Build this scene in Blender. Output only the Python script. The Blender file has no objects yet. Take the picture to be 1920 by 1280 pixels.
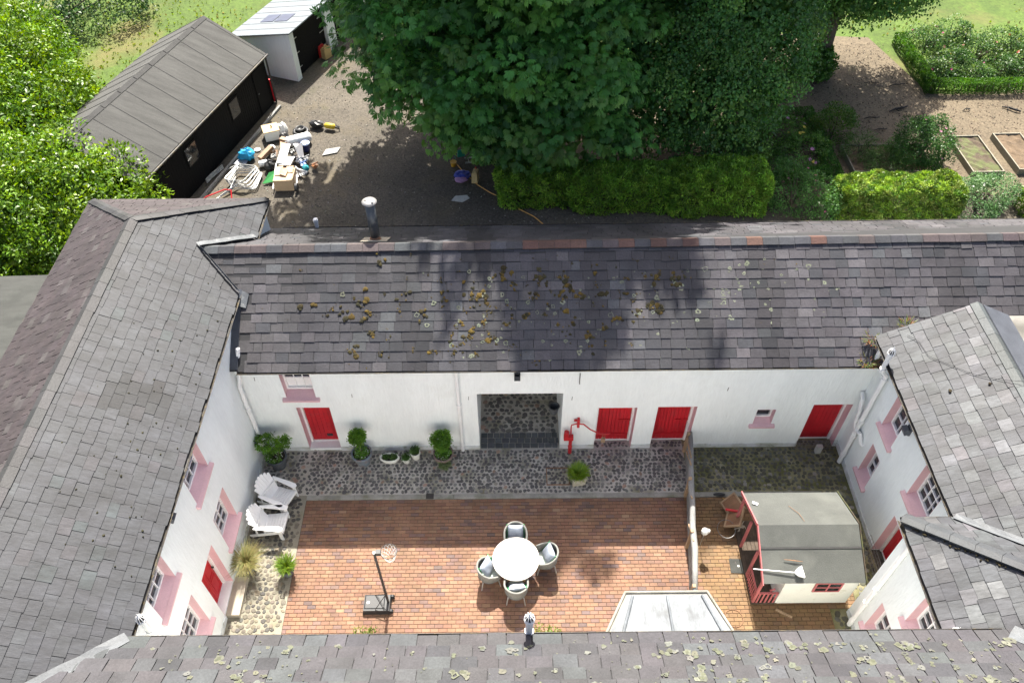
import bpy, math, random
import numpy as np
from mathutils import Vector, Matrix
R = math.radians
scene = bpy.context.scene
col = scene.collection
random.seed(7)
rng = np.random.default_rng(11)

# ------------------------------------------------------------------ camera, sky, sun, exposure
cam_d = bpy.data.cameras.new('camera'); cam = bpy.data.objects.new('camera', cam_d); col.objects.link(cam)
cam_d.sensor_width = 36; cam_d.lens = 1480/1920*36; cam_d.clip_end = 600
CAM = Vector((0, 0, 19.5))
cam.matrix_world = Matrix.Translation(CAM) @ Matrix.Rotation(R(90-48.3), 4, 'X') @ Matrix.Rotation(R(-0.5), 4, 'Z')
scene.camera = cam
SUN_EL, SUN_AZ = 53.0, 1.0
world = bpy.data.worlds.new('World'); scene.world = world; world.use_nodes = True
wn = world.node_tree; wn.nodes.clear()
sky = wn.nodes.new('ShaderNodeTexSky'); sky.sky_type = 'NISHITA'; sky.sun_disc = False
sky.sun_elevation = R(SUN_EL); sky.sun_rotation = R(SUN_AZ); sky.air_density = 0.7; sky.dust_density = 4.5; sky.ozone_density = 0.3
bg = wn.nodes.new('ShaderNodeBackground'); bg.inputs[1].default_value = 0.10
wo = wn.nodes.new('ShaderNodeOutputWorld')
wn.links.new(sky.outputs[0], bg.inputs[0]); wn.links.new(bg.outputs[0], wo.inputs[0])
sun_d = bpy.data.lights.new('sun', 'SUN'); sun_d.energy = 5.0; sun_d.angle = R(0.55); sun_d.color = (1.0, 0.95, 0.86)
sun = bpy.data.objects.new('sun', sun_d); col.objects.link(sun)
sun.rotation_euler = (R(-(90-SUN_EL)), 0, R(-SUN_AZ))
scene.view_settings.view_transform = 'Standard'; scene.view_settings.look = 'None'
scene.view_settings.exposure = 1.58; scene.view_settings.gamma = 1.0

# ------------------------------------------------------------------ materials
MATS = {}
def _nodes(name):
    m = bpy.data.materials.new(name); m.use_nodes = True
    nt = m.node_tree; b = nt.nodes['Principled BSDF']
    return m, nt, b
def _noise(nt, scale, detail=3, vec=None, rough=.55):
    n = nt.nodes.new('ShaderNodeTexNoise'); n.inputs['Scale'].default_value = scale; n.inputs['Detail'].default_value = detail
    n.inputs['Roughness'].default_value = rough
    if vec is not None: nt.links.new(vec, n.inputs['Vector'])
    return n
def _ramp(nt, fac, a, b, c0=(0, 0, 0, 1), c1=(1, 1, 1, 1)):
    r = nt.nodes.new('ShaderNodeValToRGB'); r.color_ramp.elements[0].position = a; r.color_ramp.elements[1].position = b
    r.color_ramp.elements[0].color = c0; r.color_ramp.elements[1].color = c1
    nt.links.new(fac, r.inputs[0]); return r
def _mix(nt, mode, fac, a, b):
    n = nt.nodes.new('ShaderNodeMix'); n.data_type = 'RGBA'; n.blend_type = mode
    for sock, v in ((n.inputs[0], fac), (n.inputs[6], a), (n.inputs[7], b)):
        if hasattr(v, 'default_value') or hasattr(v, 'links'): nt.links.new(v, sock)
        elif isinstance(v, (int, float)): sock.default_value = v
        else: sock.default_value = (*v, 1) if len(v) == 3 else v
    return n.outputs[2]
def pm(name, colr=(.5, .5, .5), rough=.6, var=.12, scale=3., fine=40., fvar=.1, bump=0., metal=0., tone=False, spots=None, spec=.4, stretch=None, coat=0):
    """plain procedural: colour (or the 'tone' attribute) varied by two noises; spots=[(colour, scale, lo, hi, max)]"""
    m, nt, b = _nodes(name); L = nt.links
    g = nt.nodes.new('ShaderNodeNewGeometry'); vec = g.outputs['Position']
    if stretch:
        mp = nt.nodes.new('ShaderNodeMapping'); mp.inputs['Scale'].default_value = stretch; L.new(vec, mp.inputs[0]); svec = mp.outputs[0]
    else: svec = vec
    if tone:
        a = nt.nodes.new('ShaderNodeAttribute'); a.attribute_name = 'tone'; base = a.outputs['Color']
    else: base = colr
    n1 = _noise(nt, scale, 4, svec); r1 = _ramp(nt, n1.outputs[0], .3, .7, (1-var,)*3+(1,), (1+var,)*3+(1,))
    c = _mix(nt, 'MULTIPLY', 1.0, base, r1.outputs[0])
    n2 = _noise(nt, fine, 3, svec, .7); r2 = _ramp(nt, n2.outputs[0], .25, .75, (1-fvar,)*3+(1,), (1+fvar,)*3+(1,))
    c = _mix(nt, 'MULTIPLY', 1.0, c, r2.outputs[0])
    for sp in (spots or []):
        n3 = _noise(nt, sp[1], 5, vec, .6); r3 = _ramp(nt, n3.outputs[0], sp[2], sp[3], (0, 0, 0, 1), (sp[4],)*3+(1,))
        c = _mix(nt, 'MIX', r3.outputs[0], c, sp[0])
    L.new(c, b.inputs['Base Color'])
    b.inputs['Roughness'].default_value = rough; b.inputs['Metallic'].default_value = metal
    b.inputs['Specular IOR Level'].default_value = spec
    if coat: b.inputs['Coat Weight'].default_value = coat
    if bump:
        bp = nt.nodes.new('ShaderNodeBump'); bp.inputs['Strength'].default_value = bump; bp.inputs['Distance'].default_value = .02
        L.new(n2.outputs[0], bp.inputs['Height']); L.new(bp.outputs[0], b.inputs['Normal'])
    MATS[name] = m; return m
def leafmat(name, trans=.3, rough=.45, spec=.35):
    m, nt, b = _nodes(name); L = nt.links
    a = nt.nodes.new('ShaderNodeAttribute'); a.attribute_name = 'tone'
    L.new(a.outputs['Color'], b.inputs['Base Color']); b.inputs['Roughness'].default_value = rough
    b.inputs['Specular IOR Level'].default_value = spec
    t = nt.nodes.new('ShaderNodeBsdfTranslucent')
    hs = nt.nodes.new('ShaderNodeHueSaturation'); hs.inputs['Hue'].default_value = .485; hs.inputs['Saturation'].default_value = 1.1; hs.inputs['Value'].default_value = 1.6
    L.new(a.outputs['Color'], hs.inputs['Color']); L.new(hs.outputs[0], t.inputs['Color'])
    mx = nt.nodes.new('ShaderNodeMixShader'); mx.inputs[0].default_value = trans
    L.new(b.outputs[0], mx.inputs[1]); L.new(t.outputs[0], mx.inputs[2])
    L.new(mx.outputs[0], nt.nodes['Material Output'].inputs['Surface'])
    MATS[name] = m; return m

pm('render', (.79, .825, .815), .85, .05, .9, 14, .045, .5, stretch=(1.3, 1.3, .22), spots=[((.60, .62, .57), .9, .60, .8, .35), ((.50, .50, .44), 5, .68, .8, .3)])
pm('plinth', (.62, .64, .65), .85, .05, 2, 60, .05, .2, spots=[((.30, .31, .22), 2.2, .45, .7, .75), ((.14, .15, .08), 4, .58, .72, .6)])
pm('white_paint', (.80, .80, .79), .45, .03, 2, 30, .03)
pm('pink_paint', (.67, .43, .455), .55, .08, 1.5, 30, .08, .1, spots=[((.56, .42, .42), 4, .60, .75, .5)])
pm('red_paint', (.46, .014, .022), .5, .16, 1.6, 30, .15, .15, spots=[((.36, .05, .05), 3, .58, .75, .5)])
pm('red_iron', (.45, .02, .025), .4, .1, 6, 60, .1)
pm('glass', (.022, .025, .028), .06, .2, 2, 10, .1, spec=.6)
pm('slate', rough=.6, var=.22, scale=1.7, fine=22, fvar=.26, bump=.25, tone=True, spec=.35)
pm('slate_streak', rough=.62, var=.34, scale=1.3, fine=7, fvar=.34, bump=.25, tone=True, spec=.35, stretch=(.6, 2.2, 1))
pm('deck', (.03, .03, .032), .9)
pm('lead', (0.092, 0.100, 0.108), .55, .25, 3, 30, .2, .2)
pm('lead_dark', (0.060, 0.066, 0.078), .5, .2, 3, 30, .15, .2)
pm('zinc', (.13, .142, .155), .58, .32, 1.6, 14, .2, .1, metal=.1, stretch=(3, .7, 1), spots=[((.05, .052, .052), 2.2, .52, .75, .6)], spec=.3)
pm('gutter', (.030, .028, .026), .6, .3, 5, 40, .3, spots=[((.10, .075, .03), 9, .5, .65, .8)])
pm('black_plastic', (.022, .023, .025), .45, .2, 4, 40, .1)
pm('steel', (0.091, 0.095, 0.098), .45, .2, 4, 40, .15, metal=.4)
pm('tube_metal', (.46, .47, .46), .4, .15, 4, 40, .15, metal=.5)
pm('flue_cap', (0.281, 0.272, 0.260), .5, .1, 6, 40, .1, metal=.2)
pm('iron', (.05, .045, .04), .7, .2, 6, 50, .2)
pm('rust', (.22, .12, .07), .9, .3, 10, 50, .3)
pm('mortar', (.40, .375, .33), .95, .2, 1.1, 50, .25, .4, spots=[((.12, .115, .045), 1.6, .5, .68, .75), ((.34, .32, .26), .7, .55, .7, .5)])
pm('mortar_tan_sunlit', (.215, .20, .155), .95, .2, 1.1, 50, .25, .4, spots=[((.11, .105, .045), 1.3, .55, .7, .6)])  # separate tan mortar for the sunlit strip, darkened in colour to offset the sun
pm('mortar_mossy', (.20, .185, .105), .95, .3, 1.1, 50, .25, .4, spots=[((.085, .09, .025), 1.4, .46, .62, .8), ((.34, .33, .29), 2.2, .58, .68, .7)])
pm('cobble', rough=.75, var=.15, scale=8, fine=60, fvar=.2, bump=.2, tone=True)
pm('brick', rough=.8, var=.16, scale=2.5, fine=70, fvar=.14, bump=.2, tone=True)
pm('brick_joint', (.065, .045, .032), .95, .2, 2, 50, .2)
pm('kerb', (.26, .25, .22), .9, .2, 3, 50, .2, .4, spots=[((.10, .11, .05), 2.5, .5, .7, .6)])
pm('stone_slab', (0.336, 0.301, 0.238), .9, .12, 2, 60, .15, .3)
pm('gravel', (0.077, 0.067, 0.053), .95, .22, .35, 14, .65, .6, spots=[((0.111, 0.089, 0.050), .5, .52, .72, .5), ((0.050, 0.052, 0.023), .8, .58, .75, .45), ((0.157, 0.145, 0.125), 12, .64, .72, .6), ((0.041, 0.039, 0.033), 11, .64, .72, .5)])
pm('soil_gravel', (0.115, 0.091, 0.060), .95, .2, .4, 13, .55, .6, spots=[((0.097, 0.108, 0.042), .7, .6, .75, .35), ((0.060, 0.047, 0.030), 5, .62, .72, .6), ((0.181, 0.154, 0.108), 12, .62, .72, .5)])
pm('field', (0.060, 0.099, 0.014), .95, .25, .25, 6, .4, .5, spots=[((0.134, 0.109, 0.042), .22, .50, .68, .75), ((0.035, 0.065, 0.010), .6, .56, .72, .7)])
pm('lawn', (0.083, 0.138, 0.021), .95, .2, .8, 12, .35, .4)
pm('felt', (0.074, 0.078, 0.072), .92, .15, 1.2, 40, .15, .3, spots=[((0.121, 0.126, 0.113), .9, .5, .7, .6)])
pm('felt_green', (0.048, 0.050, 0.046), .92, .2, 1.0, 40, .18, .3, stretch=(1, 5, 1), spots=[((0.025, 0.028, 0.025), 1.5, .5, .7, .6)])
pm('shed_felt', (0.062, 0.062, 0.059), .92, .22, 1.0, 12, .2, .3, stretch=(.7, 4, 1))
pm('felt_dark', (0.050, 0.050, 0.049), .92, .2, 2, 30, .16)
pm('black_board', (.004, .004, .0045), .75, .2, 2, 40, .1, spec=.15)
pm('pale_sheet', (0.135, 0.155, 0.171), .6, .05, 1.5, 20, .12, .1, spots=[((0.126, 0.144, 0.153), 9, .64, .72, .6)])
pm('sky_panel', (0.056, 0.066, 0.105), .4, .2, 3, 20, .1)
pm('concrete', (0.231, 0.220, 0.198), .95, .15, 1.5, 40, .2, .4, spots=[((0.066, 0.063, 0.055), .8, .48, .66, .8)])
pm('concrete_block', (.40, .40, .37), .95, .15, 3, 40, .2)
pm('grey_wood', (0.216, 0.216, 0.208), .85, .2, 3, 40, .25, .3, stretch=(6, .6, 1))
pm('tan_wood', (.33, .23, .14), .85, .2, 3, 40, .2, .2)
pm('brown_wood', (.22, .12, .065), .8, .2, 3, 40, .2, .2)
pm('dark_wood', (.075, .055, .04), .85, .3, 3, 40, .3, .3)
pm('pale_wood', (.52, .38, .20), .7, .1, 4, 30, .12)
pm('cardboard', (.50, .36, .23), .85, .08, 4, 30, .06)
pm('bed_board', (0.213, 0.196, 0.151), .85, .15, 3, 40, .2, .3)
pm('soil', (0.070, 0.052, 0.035), .95, .3, 4, 40, .4, .6, spots=[((0.098, 0.119, 0.042), 2.2, .46, .62, .8)])
pm('soil_dry', (0.119, 0.084, 0.052), .95, .3, 4, 40, .4, .6)
pm('cream_board', (.72, .73, .66), .75, .05, 1.5, 30, .05, .1, spots=[((.34, .33, .18), 4, .62, .75, .4)])
pm('rail_pink', (.44, .13, .13), .7, .15, 4, 40, .15)
pm('table_stone', (.58, .55, .50), .55, .04, 3, 60, .03, spots=[((.40, .30, .18), 3.2, .60, .78, .5)])
pm('wicker', (0.214, 0.214, 0.195), .75, .1, 10, 160, .35, .5)
pm('seat_pad', (.52, .60, .55), .85, .06, 8, 60, .05)
pm('chair_dark', (.12, .12, .12), .8, .2, 10, 100, .2)
pm('cushion', (0.340, 0.383, 0.451), .9, .05, 6, 90, .25, .2)
pm('pompom', (.04, .42, .12), .8)
pm('net', (.80, .80, .78), .8)
pm('pot_grey', (.085, .095, .105), .7, .25, 5, 40, .2, .2)
pm('pot_blue', (.14, .17, .20), .75, .25, 5, 40, .2, .2, spots=[((.22, .13, .10), 6, .52, .66, .6)])
pm('pot_rust', (.20, .15, .13), .8, .2, 5, 40, .2)
pm('pot_white', (.74, .74, .68), .5, .06, 5, 40, .05)
pm('pot_stone', (.40, .38, .30), .9, .2, 6, 50, .2, .3)
pm('earth', (.03, .024, .018), .95, .3, 10, 60, .4)
pm('bark', (.11, .085, .065), .9, .3, 4, 30, .3, .6)
pm('moss', rough=.95, var=.25, scale=20, fine=90, fvar=.4, bump=.6, tone=True)
pm('lichen', rough=.95, var=.2, scale=20, fine=60, fvar=.2, tone=True)
pm('grating', (.16, .16, .16), .5, .2, 5, 40, .2, metal=.5)
pm('junk', rough=.5, var=.06, scale=5, fine=40, fvar=.08, tone=True)
pm('char', (.022, .021, .02), .85, .3, 6, 40, .3)
pm('hose', (.55, .30, .08), .5)
leafmat('leaf'); leafmat('leaf_gloss', .25, .42, .35); leafmat('petal', .25, .7, .2)
M = MATS

# ------------------------------------------------------------------ mesh helpers
def tag(o, label=None, cat=None, group=None, kind=None):
    if label: o['label'] = label
    if cat: o['category'] = cat
    if group: o['group'] = group
    if kind: o['kind'] = kind
    return o
def thing(name, label, cat, loc=(0, 0, 0), rz=0., group=None):
    o = bpy.data.objects.new(name, None); o.empty_display_size = .3; col.objects.link(o)
    o.location = loc; o.rotation_euler = (0, 0, rz); return tag(o, label, cat, group)
def rootloc(o):
    while o.parent: o = o.parent
    return o.location
def objmesh(name, v, f, mat, parent=None, tone=None, smooth=False):
    me = bpy.data.meshes.new(name); me.from_pydata(v, [], f)
    if tone is not None:
        a = me.attributes.new('tone', 'FLOAT_COLOR', 'POINT')
        a.data.foreach_set('color', np.asarray([(t[0], t[1], t[2], 1) for t in tone], dtype=np.float32).ravel())
    if smooth: me.polygons.foreach_set('use_smooth', [True]*len(me.polygons))
    me.materials.append(M[mat] if isinstance(mat, str) else mat); me.update()
    o = bpy.data.objects.new(name, me); col.objects.link(o)
    if parent: o.parent = parent
    return o
class MB:
    def __init__(s, tone=None): s.v = []; s.f = []; s.t = []; s.tone = tone; s.M = None
    def add(s, vs, fs):
        n = len(s.v)
        for p in vs:
            if s.M is not None: p = s.M @ Vector(p)
            s.v.append((p[0], p[1], p[2])); s.t.append(s.tone or (1, 1, 1))
        for f in fs: s.f.append([i+n for i in f])
        return s
    def box(s, x0, x1, y0, y1, z0, z1, taper=0.):
        t = taper
        return s.add([(x0, y0, z0), (x1, y0, z0), (x1, y1, z0), (x0, y1, z0), (x0+t, y0+t, z1), (x1-t, y0+t, z1), (x1-t, y1-t, z1), (x0+t, y1-t, z1)],
                     [(3, 2, 1, 0), (4, 5, 6, 7), (0, 1, 5, 4), (1, 2, 6, 5), (2, 3, 7, 6), (3, 0, 4, 7)])
    def obox(s, c, sz, rot=None):
        m = Matrix.Translation(c)
        if rot: m = m @ Matrix.Rotation(rot[2], 4, 'Z') @ Matrix.Rotation(rot[1], 4, 'Y') @ Matrix.Rotation(rot[0], 4, 'X')
        a, b, d = sz[0]/2, sz[1]/2, sz[2]/2
        return s.add([m @ Vector(p) for p in ((-a, -b, -d), (a, -b, -d), (a, b, -d), (-a, b, -d), (-a, -b, d), (a, -b, d), (a, b, d), (-a, b, d))],
                     [(3, 2, 1, 0), (4, 5, 6, 7), (0, 1, 5, 4), (1, 2, 6, 5), (2, 3, 7, 6), (3, 0, 4, 7)])
    def bar(s, a, b, w, h, up=(0, 0, 1)):
        a = Vector(a); b = Vector(b); d = (b-a).normalized(); up = Vector(up)
        sd = d.cross(up)
        if sd.length < 1e-4: sd = d.cross(Vector((1, 0, 0)))
        sd.normalize(); u = sd.cross(d)
        q = []
        for p in (a, b): q += [p-sd*w/2-u*h/2, p+sd*w/2-u*h/2, p+sd*w/2+u*h/2, p-sd*w/2+u*h/2]
        return s.add(q, [(3, 2, 1, 0), (4, 5, 6, 7), (0, 1, 5, 4), (1, 2, 6, 5), (2, 3, 7, 6), (3, 0, 4, 7)])
    def tube(s, pts, r, n=8, caps=True, closed=False):
        pts = [Vector(p) for p in pts]; k = len(pts)
        rr = r if isinstance(r, (list, tuple)) else [r]*k
        vs = []; fs = []; prev = None
        for i, p in enumerate(pts):
            if closed: d = pts[(i+1) % k]-pts[i-1]
            else: d = pts[min(i+1, k-1)]-pts[max(i-1, 0)]
            d.normalize()
            if prev is None:
                a = d.cross(Vector((0, 0, 1)))
                if a.length < .01: a = d.cross(Vector((1, 0, 0)))
            else: a = prev-d*prev.dot(d)
            a.normalize(); prev = a; b = d.cross(a)
            for j in range(n):
                t = 2*math.pi*j/n; vs.append(p+(a*math.cos(t)+b*math.sin(t))*rr[i])
        for i in range(k if closed else k-1):
            i2 = (i+1) % k
            for j in range(n): fs.append((i*n+j, i*n+(j+1) % n, i2*n+(j+1) % n, i2*n+j))
        if caps and not closed: fs.append(tuple(range(n-1, -1, -1))); fs.append(tuple(range((k-1)*n, k*n)))
        return s.add(vs, fs)
    def lathe(s, prof, n=16, c=(0, 0, 0), sx=1., sy=1.):
        vs = []; fs = []; k = len(prof)
        for (r, z) in prof:
            for j in range(n): t = 2*math.pi*j/n; vs.append((c[0]+r*sx*math.cos(t), c[1]+r*sy*math.sin(t), c[2]+z))
        for i in range(k-1):
            for j in range(n): fs.append((i*n+j, i*n+(j+1) % n, (i+1)*n+(j+1) % n, (i+1)*n+j))
        if prof[0][0] > 1e-3: fs.append(tuple(range(n-1, -1, -1)))
        if prof[-1][0] > 1e-3: fs.append(tuple(range((k-1)*n, k*n)))
        return s.add(vs, fs)
    def prism(s, poly, z0, z1):
        n = len(poly)
        return s.add([(p[0], p[1], z0) for p in poly]+[(p[0], p[1], z1) for p in poly],
                     [tuple(range(n-1, -1, -1)), tuple(range(n, 2*n))]+[(i, (i+1) % n, n+(i+1) % n, n+i) for i in range(n)])
    def slab(s, quad, th):
        q = [Vector(p) for p in quad]; nn = (q[1]-q[0]).cross(q[2]-q[0]).normalized(); nn = (nn if nn.z > -1e-3 else -nn)*th; n = len(q)
        return s.add(q+[p-nn for p in q], [tuple(range(n)), tuple(range(2*n-1, n-1, -1))]+[(i, (i+1) % n, n+(i+1) % n, n+i) for i in range(n)])
    def build(s, name, mat, parent=None, world=False, kind=None, smooth=False, label=None):
        v = s.v
        if world and parent is not None:
            b = rootloc(parent); v = [(p[0]-b.x, p[1]-b.y, p[2]-b.z) for p in v]
        o = objmesh(name, v, s.f, mat, parent, s.t if any(t != (1, 1, 1) for t in s.t) else None, smooth)
        if kind: o['kind'] = kind
        if label: o['label'] = label
        return o
    def solo(s, name, mat, label=None, cat=None, group=None, kind=None, smooth=False):
        a = np.array(s.v); b = (a.min(0)+a.max(0))/2; b[2] = a[:, 2].min()
        o = objmesh(name, (a-b).tolist(), s.f, mat, None, s.t if any(t != (1, 1, 1) for t in s.t) else None, smooth)
        o.location = b.tolist(); return tag(o, label, cat, group, kind)
def quads(name, V, mat, tone, parent=None, kind=None, world=True):
    """V (n,4,3) leaf-like quads, tone (n,3): one mesh"""
    n = len(V); V = np.asarray(V, dtype=np.float32)
    if world and parent is not None: V = V-np.array(rootloc(parent), dtype=np.float32)
    me = bpy.data.meshes.new(name); me.vertices.add(n*4); me.vertices.foreach_set('co', V.ravel())
    me.loops.add(n*4); me.loops.foreach_set('vertex_index', np.arange(n*4, dtype=np.int32))
    me.polygons.add(n); me.polygons.foreach_set('loop_start', np.arange(0, n*4, 4, dtype=np.int32))
    me.update(calc_edges=True)
    a = me.attributes.new('tone', 'FLOAT_COLOR', 'POINT')
    t = np.repeat(np.c_[tone, np.ones(n)], 4, axis=0).astype(np.float32); a.data.foreach_set('color', t.ravel())
    me.materials.append(M[mat]); o = bpy.data.objects.new(name, me); col.objects.link(o)
    if parent: o.parent = parent
    if kind: o['kind'] = kind
    return o
def pieces(name, items, mat, parent, limit=300, rest=None):
    """items: (verts, faces, tone, weight). The 'limit' that show largest become objects of their own, the rest one mesh."""
    items = sorted(items, key=lambda t: -t[3]); b = rootloc(parent)
    for v, f, t, w in items[:limit]:
        objmesh(name, [(p[0]-b.x, p[1]-b.y, p[2]-b.z) for p in v], f, mat, parent, [t]*len(v))
    if len(items) > limit:
        mb = MB()
        for v, f, t, w in items[limit:]:
            mb.tone = t; mb.add(v, f)
        mb.build(rest or name+'s', mat, parent, True, 'stuff')
def seen(p, area=1.):
    """how large a piece shows: area over squared distance, zero outside the picture"""
    q = Vector(p)-CAM; q = cam.matrix_world.to_3x3().transposed() @ q
    if q.z >= 0: return 0
    x, y = q.x/-q.z, q.y/-q.z
    if abs(x) > .655 or abs(y) > .437: return area/q.length_squared*.001
    return area/q.length_squared
def vary(c, a=.12, hue=.03):
    k = 1+random.uniform(-a, a)
    return tuple(max(.004, x*k*(1+random.uniform(-hue, hue))) for x in c)

# ------------------------------------------------------------------ slate roofs
def clip(poly, win):
    out = poly; n = len(win)
    for i in range(n):
        a, b = win[i], win[(i+1) % n]; inp = out; out = []
        if not inp: return []
        side = lambda p: (b[0]-a[0])*(p[1]-a[1])-(b[1]-a[1])*(p[0]-a[0])
        for j in range(len(inp)):
            p, q = inp[j], inp[(j+1) % len(inp)]; sp, sq = side(p), side(q)
            if sp >= 0: out.append(p)
            if (sp > 0 > sq) or (sp < 0 < sq):
                t = sp/(sp-sq); out.append((p[0]+(q[0]-p[0])*t, p[1]+(q[1]-p[1])*t))
    return out
def slates(poly3, pal, expo=.26, wid=(.28, .42), items=None, jit=.010, gap=.008, tail=.030):
    """poly3: roof polygon in 3D, first edge = eave. Returns slate items."""
    P = [Vector(p) for p in poly3]; O = P[0]; u = (P[1]-P[0]).normalized()
    n = u.cross(P[2]-P[0]).normalized()
    if n.z < 0: n = -n
    v = n.cross(u)
    if v.z < 0: v = -v
    w2 = [((p-O).dot(u), (p-O).dot(v)) for p in P]
    ar = sum(w2[i][0]*w2[(i+1) % len(w2)][1]-w2[(i+1) % len(w2)][0]*w2[i][1] for i in range(len(w2)))
    if ar < 0: w2 = w2[::-1]
    umin = min(p[0] for p in w2); umax = max(p[0] for p in w2); vmax = max(p[1] for p in w2)
    items = [] if items is None else items
    k = 0; vk = -.03
    while vk < vmax:
        uu = umin-random.uniform(0, wid[1]); drift = 0
        while uu < umax:
            w = random.uniform(*wid) if random.random() < .75 else random.uniform(wid[0]*.8, wid[1]*1.1)
            t0 = vk+random.gauss(0, jit); t1 = t0+random.gauss(0, jit*.35); top = vk+expo+.055
            if random.random() < .012: t0 -= .03; t1 -= .02
            g = gap*random.uniform(.4, 1.3); sk = random.gauss(0, .004)
            q = [(uu+g, t0), (uu+w-g, t1), (uu+w-g+sk, top), (uu+g+sk, top)]
            uu += w
            q = clip(q, [(a, b-.06 if b < .01 else b) for a, b in w2])
            if len(q) < 3: continue
            lift = random.uniform(-.003, .006)
            hs = [tail+lift-(b-vk)*(tail-.004)/(expo+.055) for a, b in q]
            m = len(q); tp = [O+u*a+v*b+n*h for (a, b), h in zip(q, hs)]; lo = [p-n*.016 for p in tp]
            c = sum(tp, Vector())/m
            tone = pal(c)
            items.append(([tuple(p) for p in tp+lo], [tuple(range(m))]+[(i, m+i, m+(i+1) % m, (i+1) % m) for i in range(m)], tone, seen(c, w*expo)))
        vk += expo; k += 1
    return items
def ridge_caps(mb_items, A, B, d1, d2, ln=.46, w=.17, pal=None, th=.022, lift=.045):
    A = Vector(A); B = Vector(B); L = (B-A).length; d = (B-A)/L; n = max(1, round(L/ln)); d1 = Vector(d1).normalized(); d2 = Vector(d2).normalized()
    for i in range(n):
        a = A+d*(L*i/n+.004); b = A+d*(L*(i+1)/n-.004); a = a+Vector((0, 0, lift+random.uniform(-.004, .004))); b = b+Vector((0, 0, lift+random.uniform(-.004, .004)))
        e = Vector((0, 0, th)); W1 = d1*w*random.uniform(.96, 1.04); W2 = d2*w*random.uniform(.96, 1.04)
        v = [a+W1, b+W1, b, a, a+W2, b+W2]; lo = [p-e for p in v]
        f = [(0, 1, 2, 3), (3, 2, 5, 4), (0, 6, 7, 1), (5, 11, 10, 4), (0, 3, 9, 6), (3, 4, 10, 9), (1, 7, 8, 2), (2, 8, 11, 5)]
        mb_items.append(([tuple(p) for p in v+lo], f, pal(a) if pal else (.1, .1, .11), 1))
def deckpoly(mb, polys):
    for p in polys: mb.add([tuple(q) for q in p], [tuple(range(len(p)))])
def strip(path, w, side, jit=.01, sag=0):
    """lead flashing laid along a path, side = unit vectors for its two wings"""
    mb = MB(); pts = [Vector(p) for p in path]; s1, s2 = Vector(side[0]).normalized(), Vector(side[1]).normalized()
    k = 14; P = []
    for i in range(len(pts)-1):
        for j in range(k): P.append(pts[i].lerp(pts[i+1], j/k))
    P.append(pts[-1]); vs = []; fs = []
    for p in P:
        e = Vector((0, 0, random.uniform(-jit, jit)))
        vs += [p+s1*w*random.uniform(.9, 1.1)+e*.5, p+Vector((0, 0, -sag))+e, p+s2*w*random.uniform(.9, 1.1)+e*.5]
    for i in range(len(P)-1): fs += [(3*i, 3*i+1, 3*i+4, 3*i+3), (3*i+1, 3*i+2, 3*i+5, 3*i+4)]
    n = len(vs); vs += [p-Vector((0, 0, .02)) for p in vs]
    fs += [tuple(i+n for i in f[::-1]) for f in fs]
    return mb.add(vs, fs)

# ------------------------------------------------------------------ walls with openings, windows, doors
class Frame:
    def __init__(s, O, U, N): s.O = Vector(O); s.U = Vector(U); s.N = Vector(N)
    def p(s, u, z, d=0.): return tuple(s.O+s.U*u+Vector((0, 0, z))+s.N*d)
    def box(s, mb, u0, u1, z0, z1, d0, d1):
        return mb.add([s.p(u0, z0, d0), s.p(u1, z0, d0), s.p(u1, z0, d1), s.p(u0, z0, d1), s.p(u0, z1, d0), s.p(u1, z1, d0), s.p(u1, z1, d1), s.p(u0, z1, d1)],
                      [(3, 2, 1, 0), (4, 5, 6, 7), (0, 1, 5, 4), (1, 2, 6, 5), (2, 3, 7, 6), (3, 0, 4, 7)])
def wall(fr, mb, u0, u1, z0, z1, holes, th=.45, top=None):
    """top: optional function u -> height for gables"""
    us = sorted({u0, u1, *[h[0] for h in holes], *[h[1] for h in holes]}); zs = sorted({z0, z1, *[h[2] for h in holes], *[h[3] for h in holes]})
    us = [u for u in us if u0 <= u <= u1]; zs = [z for z in zs if z0 <= z <= z1]
    for i in range(len(us)-1):
        for j in range(len(zs)-1):
            a, b, c, d = us[i], us[i+1], zs[j], zs[j+1]; m = ((a+b)/2, (c+d)/2)
            if any(h[0] < m[0] < h[1] and h[2] < m[1] < h[3] for h in holes): continue
            for dd in (0, -th): mb.add([fr.p(a, c, dd), fr.p(b, c, dd), fr.p(b, d, dd), fr.p(a, d, dd)], [(0, 1, 2, 3)])
    for h in holes:
        a, b, c, d = h[:4]
        for q in (((a, c), (a, d)), ((b, c), (b, d)), ((a, d), (b, d)), ((a, c), (b, c))):
            mb.add([fr.p(*q[0], 0), fr.p(*q[1], 0), fr.p(*q[1], -th), fr.p(*q[0], -th)], [(0, 1, 2, 3)])
    for q in (((u0, z0), (u0, z1)), ((u1, z0), (u1, z1)), ((u0, z1), (u1, z1))):
        mb.add([fr.p(*q[0], 0), fr.p(*q[1], 0), fr.p(*q[1], -th), fr.p(*q[0], -th)], [(0, 1, 2, 3)])
def reveal(fr, parent, u0, u1, z0, z1, dep, bottom=False):
    mb = MB(); e = .004
    fr.box(mb, u0, u0+e, z0, z1-e, -dep, .003); fr.box(mb, u1-e, u1, z0, z1-e, -dep, .003); fr.box(mb, u0, u1, z1-e, z1, -dep, .003)
    mb.build('reveal', 'pink_paint', parent, True)
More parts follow.
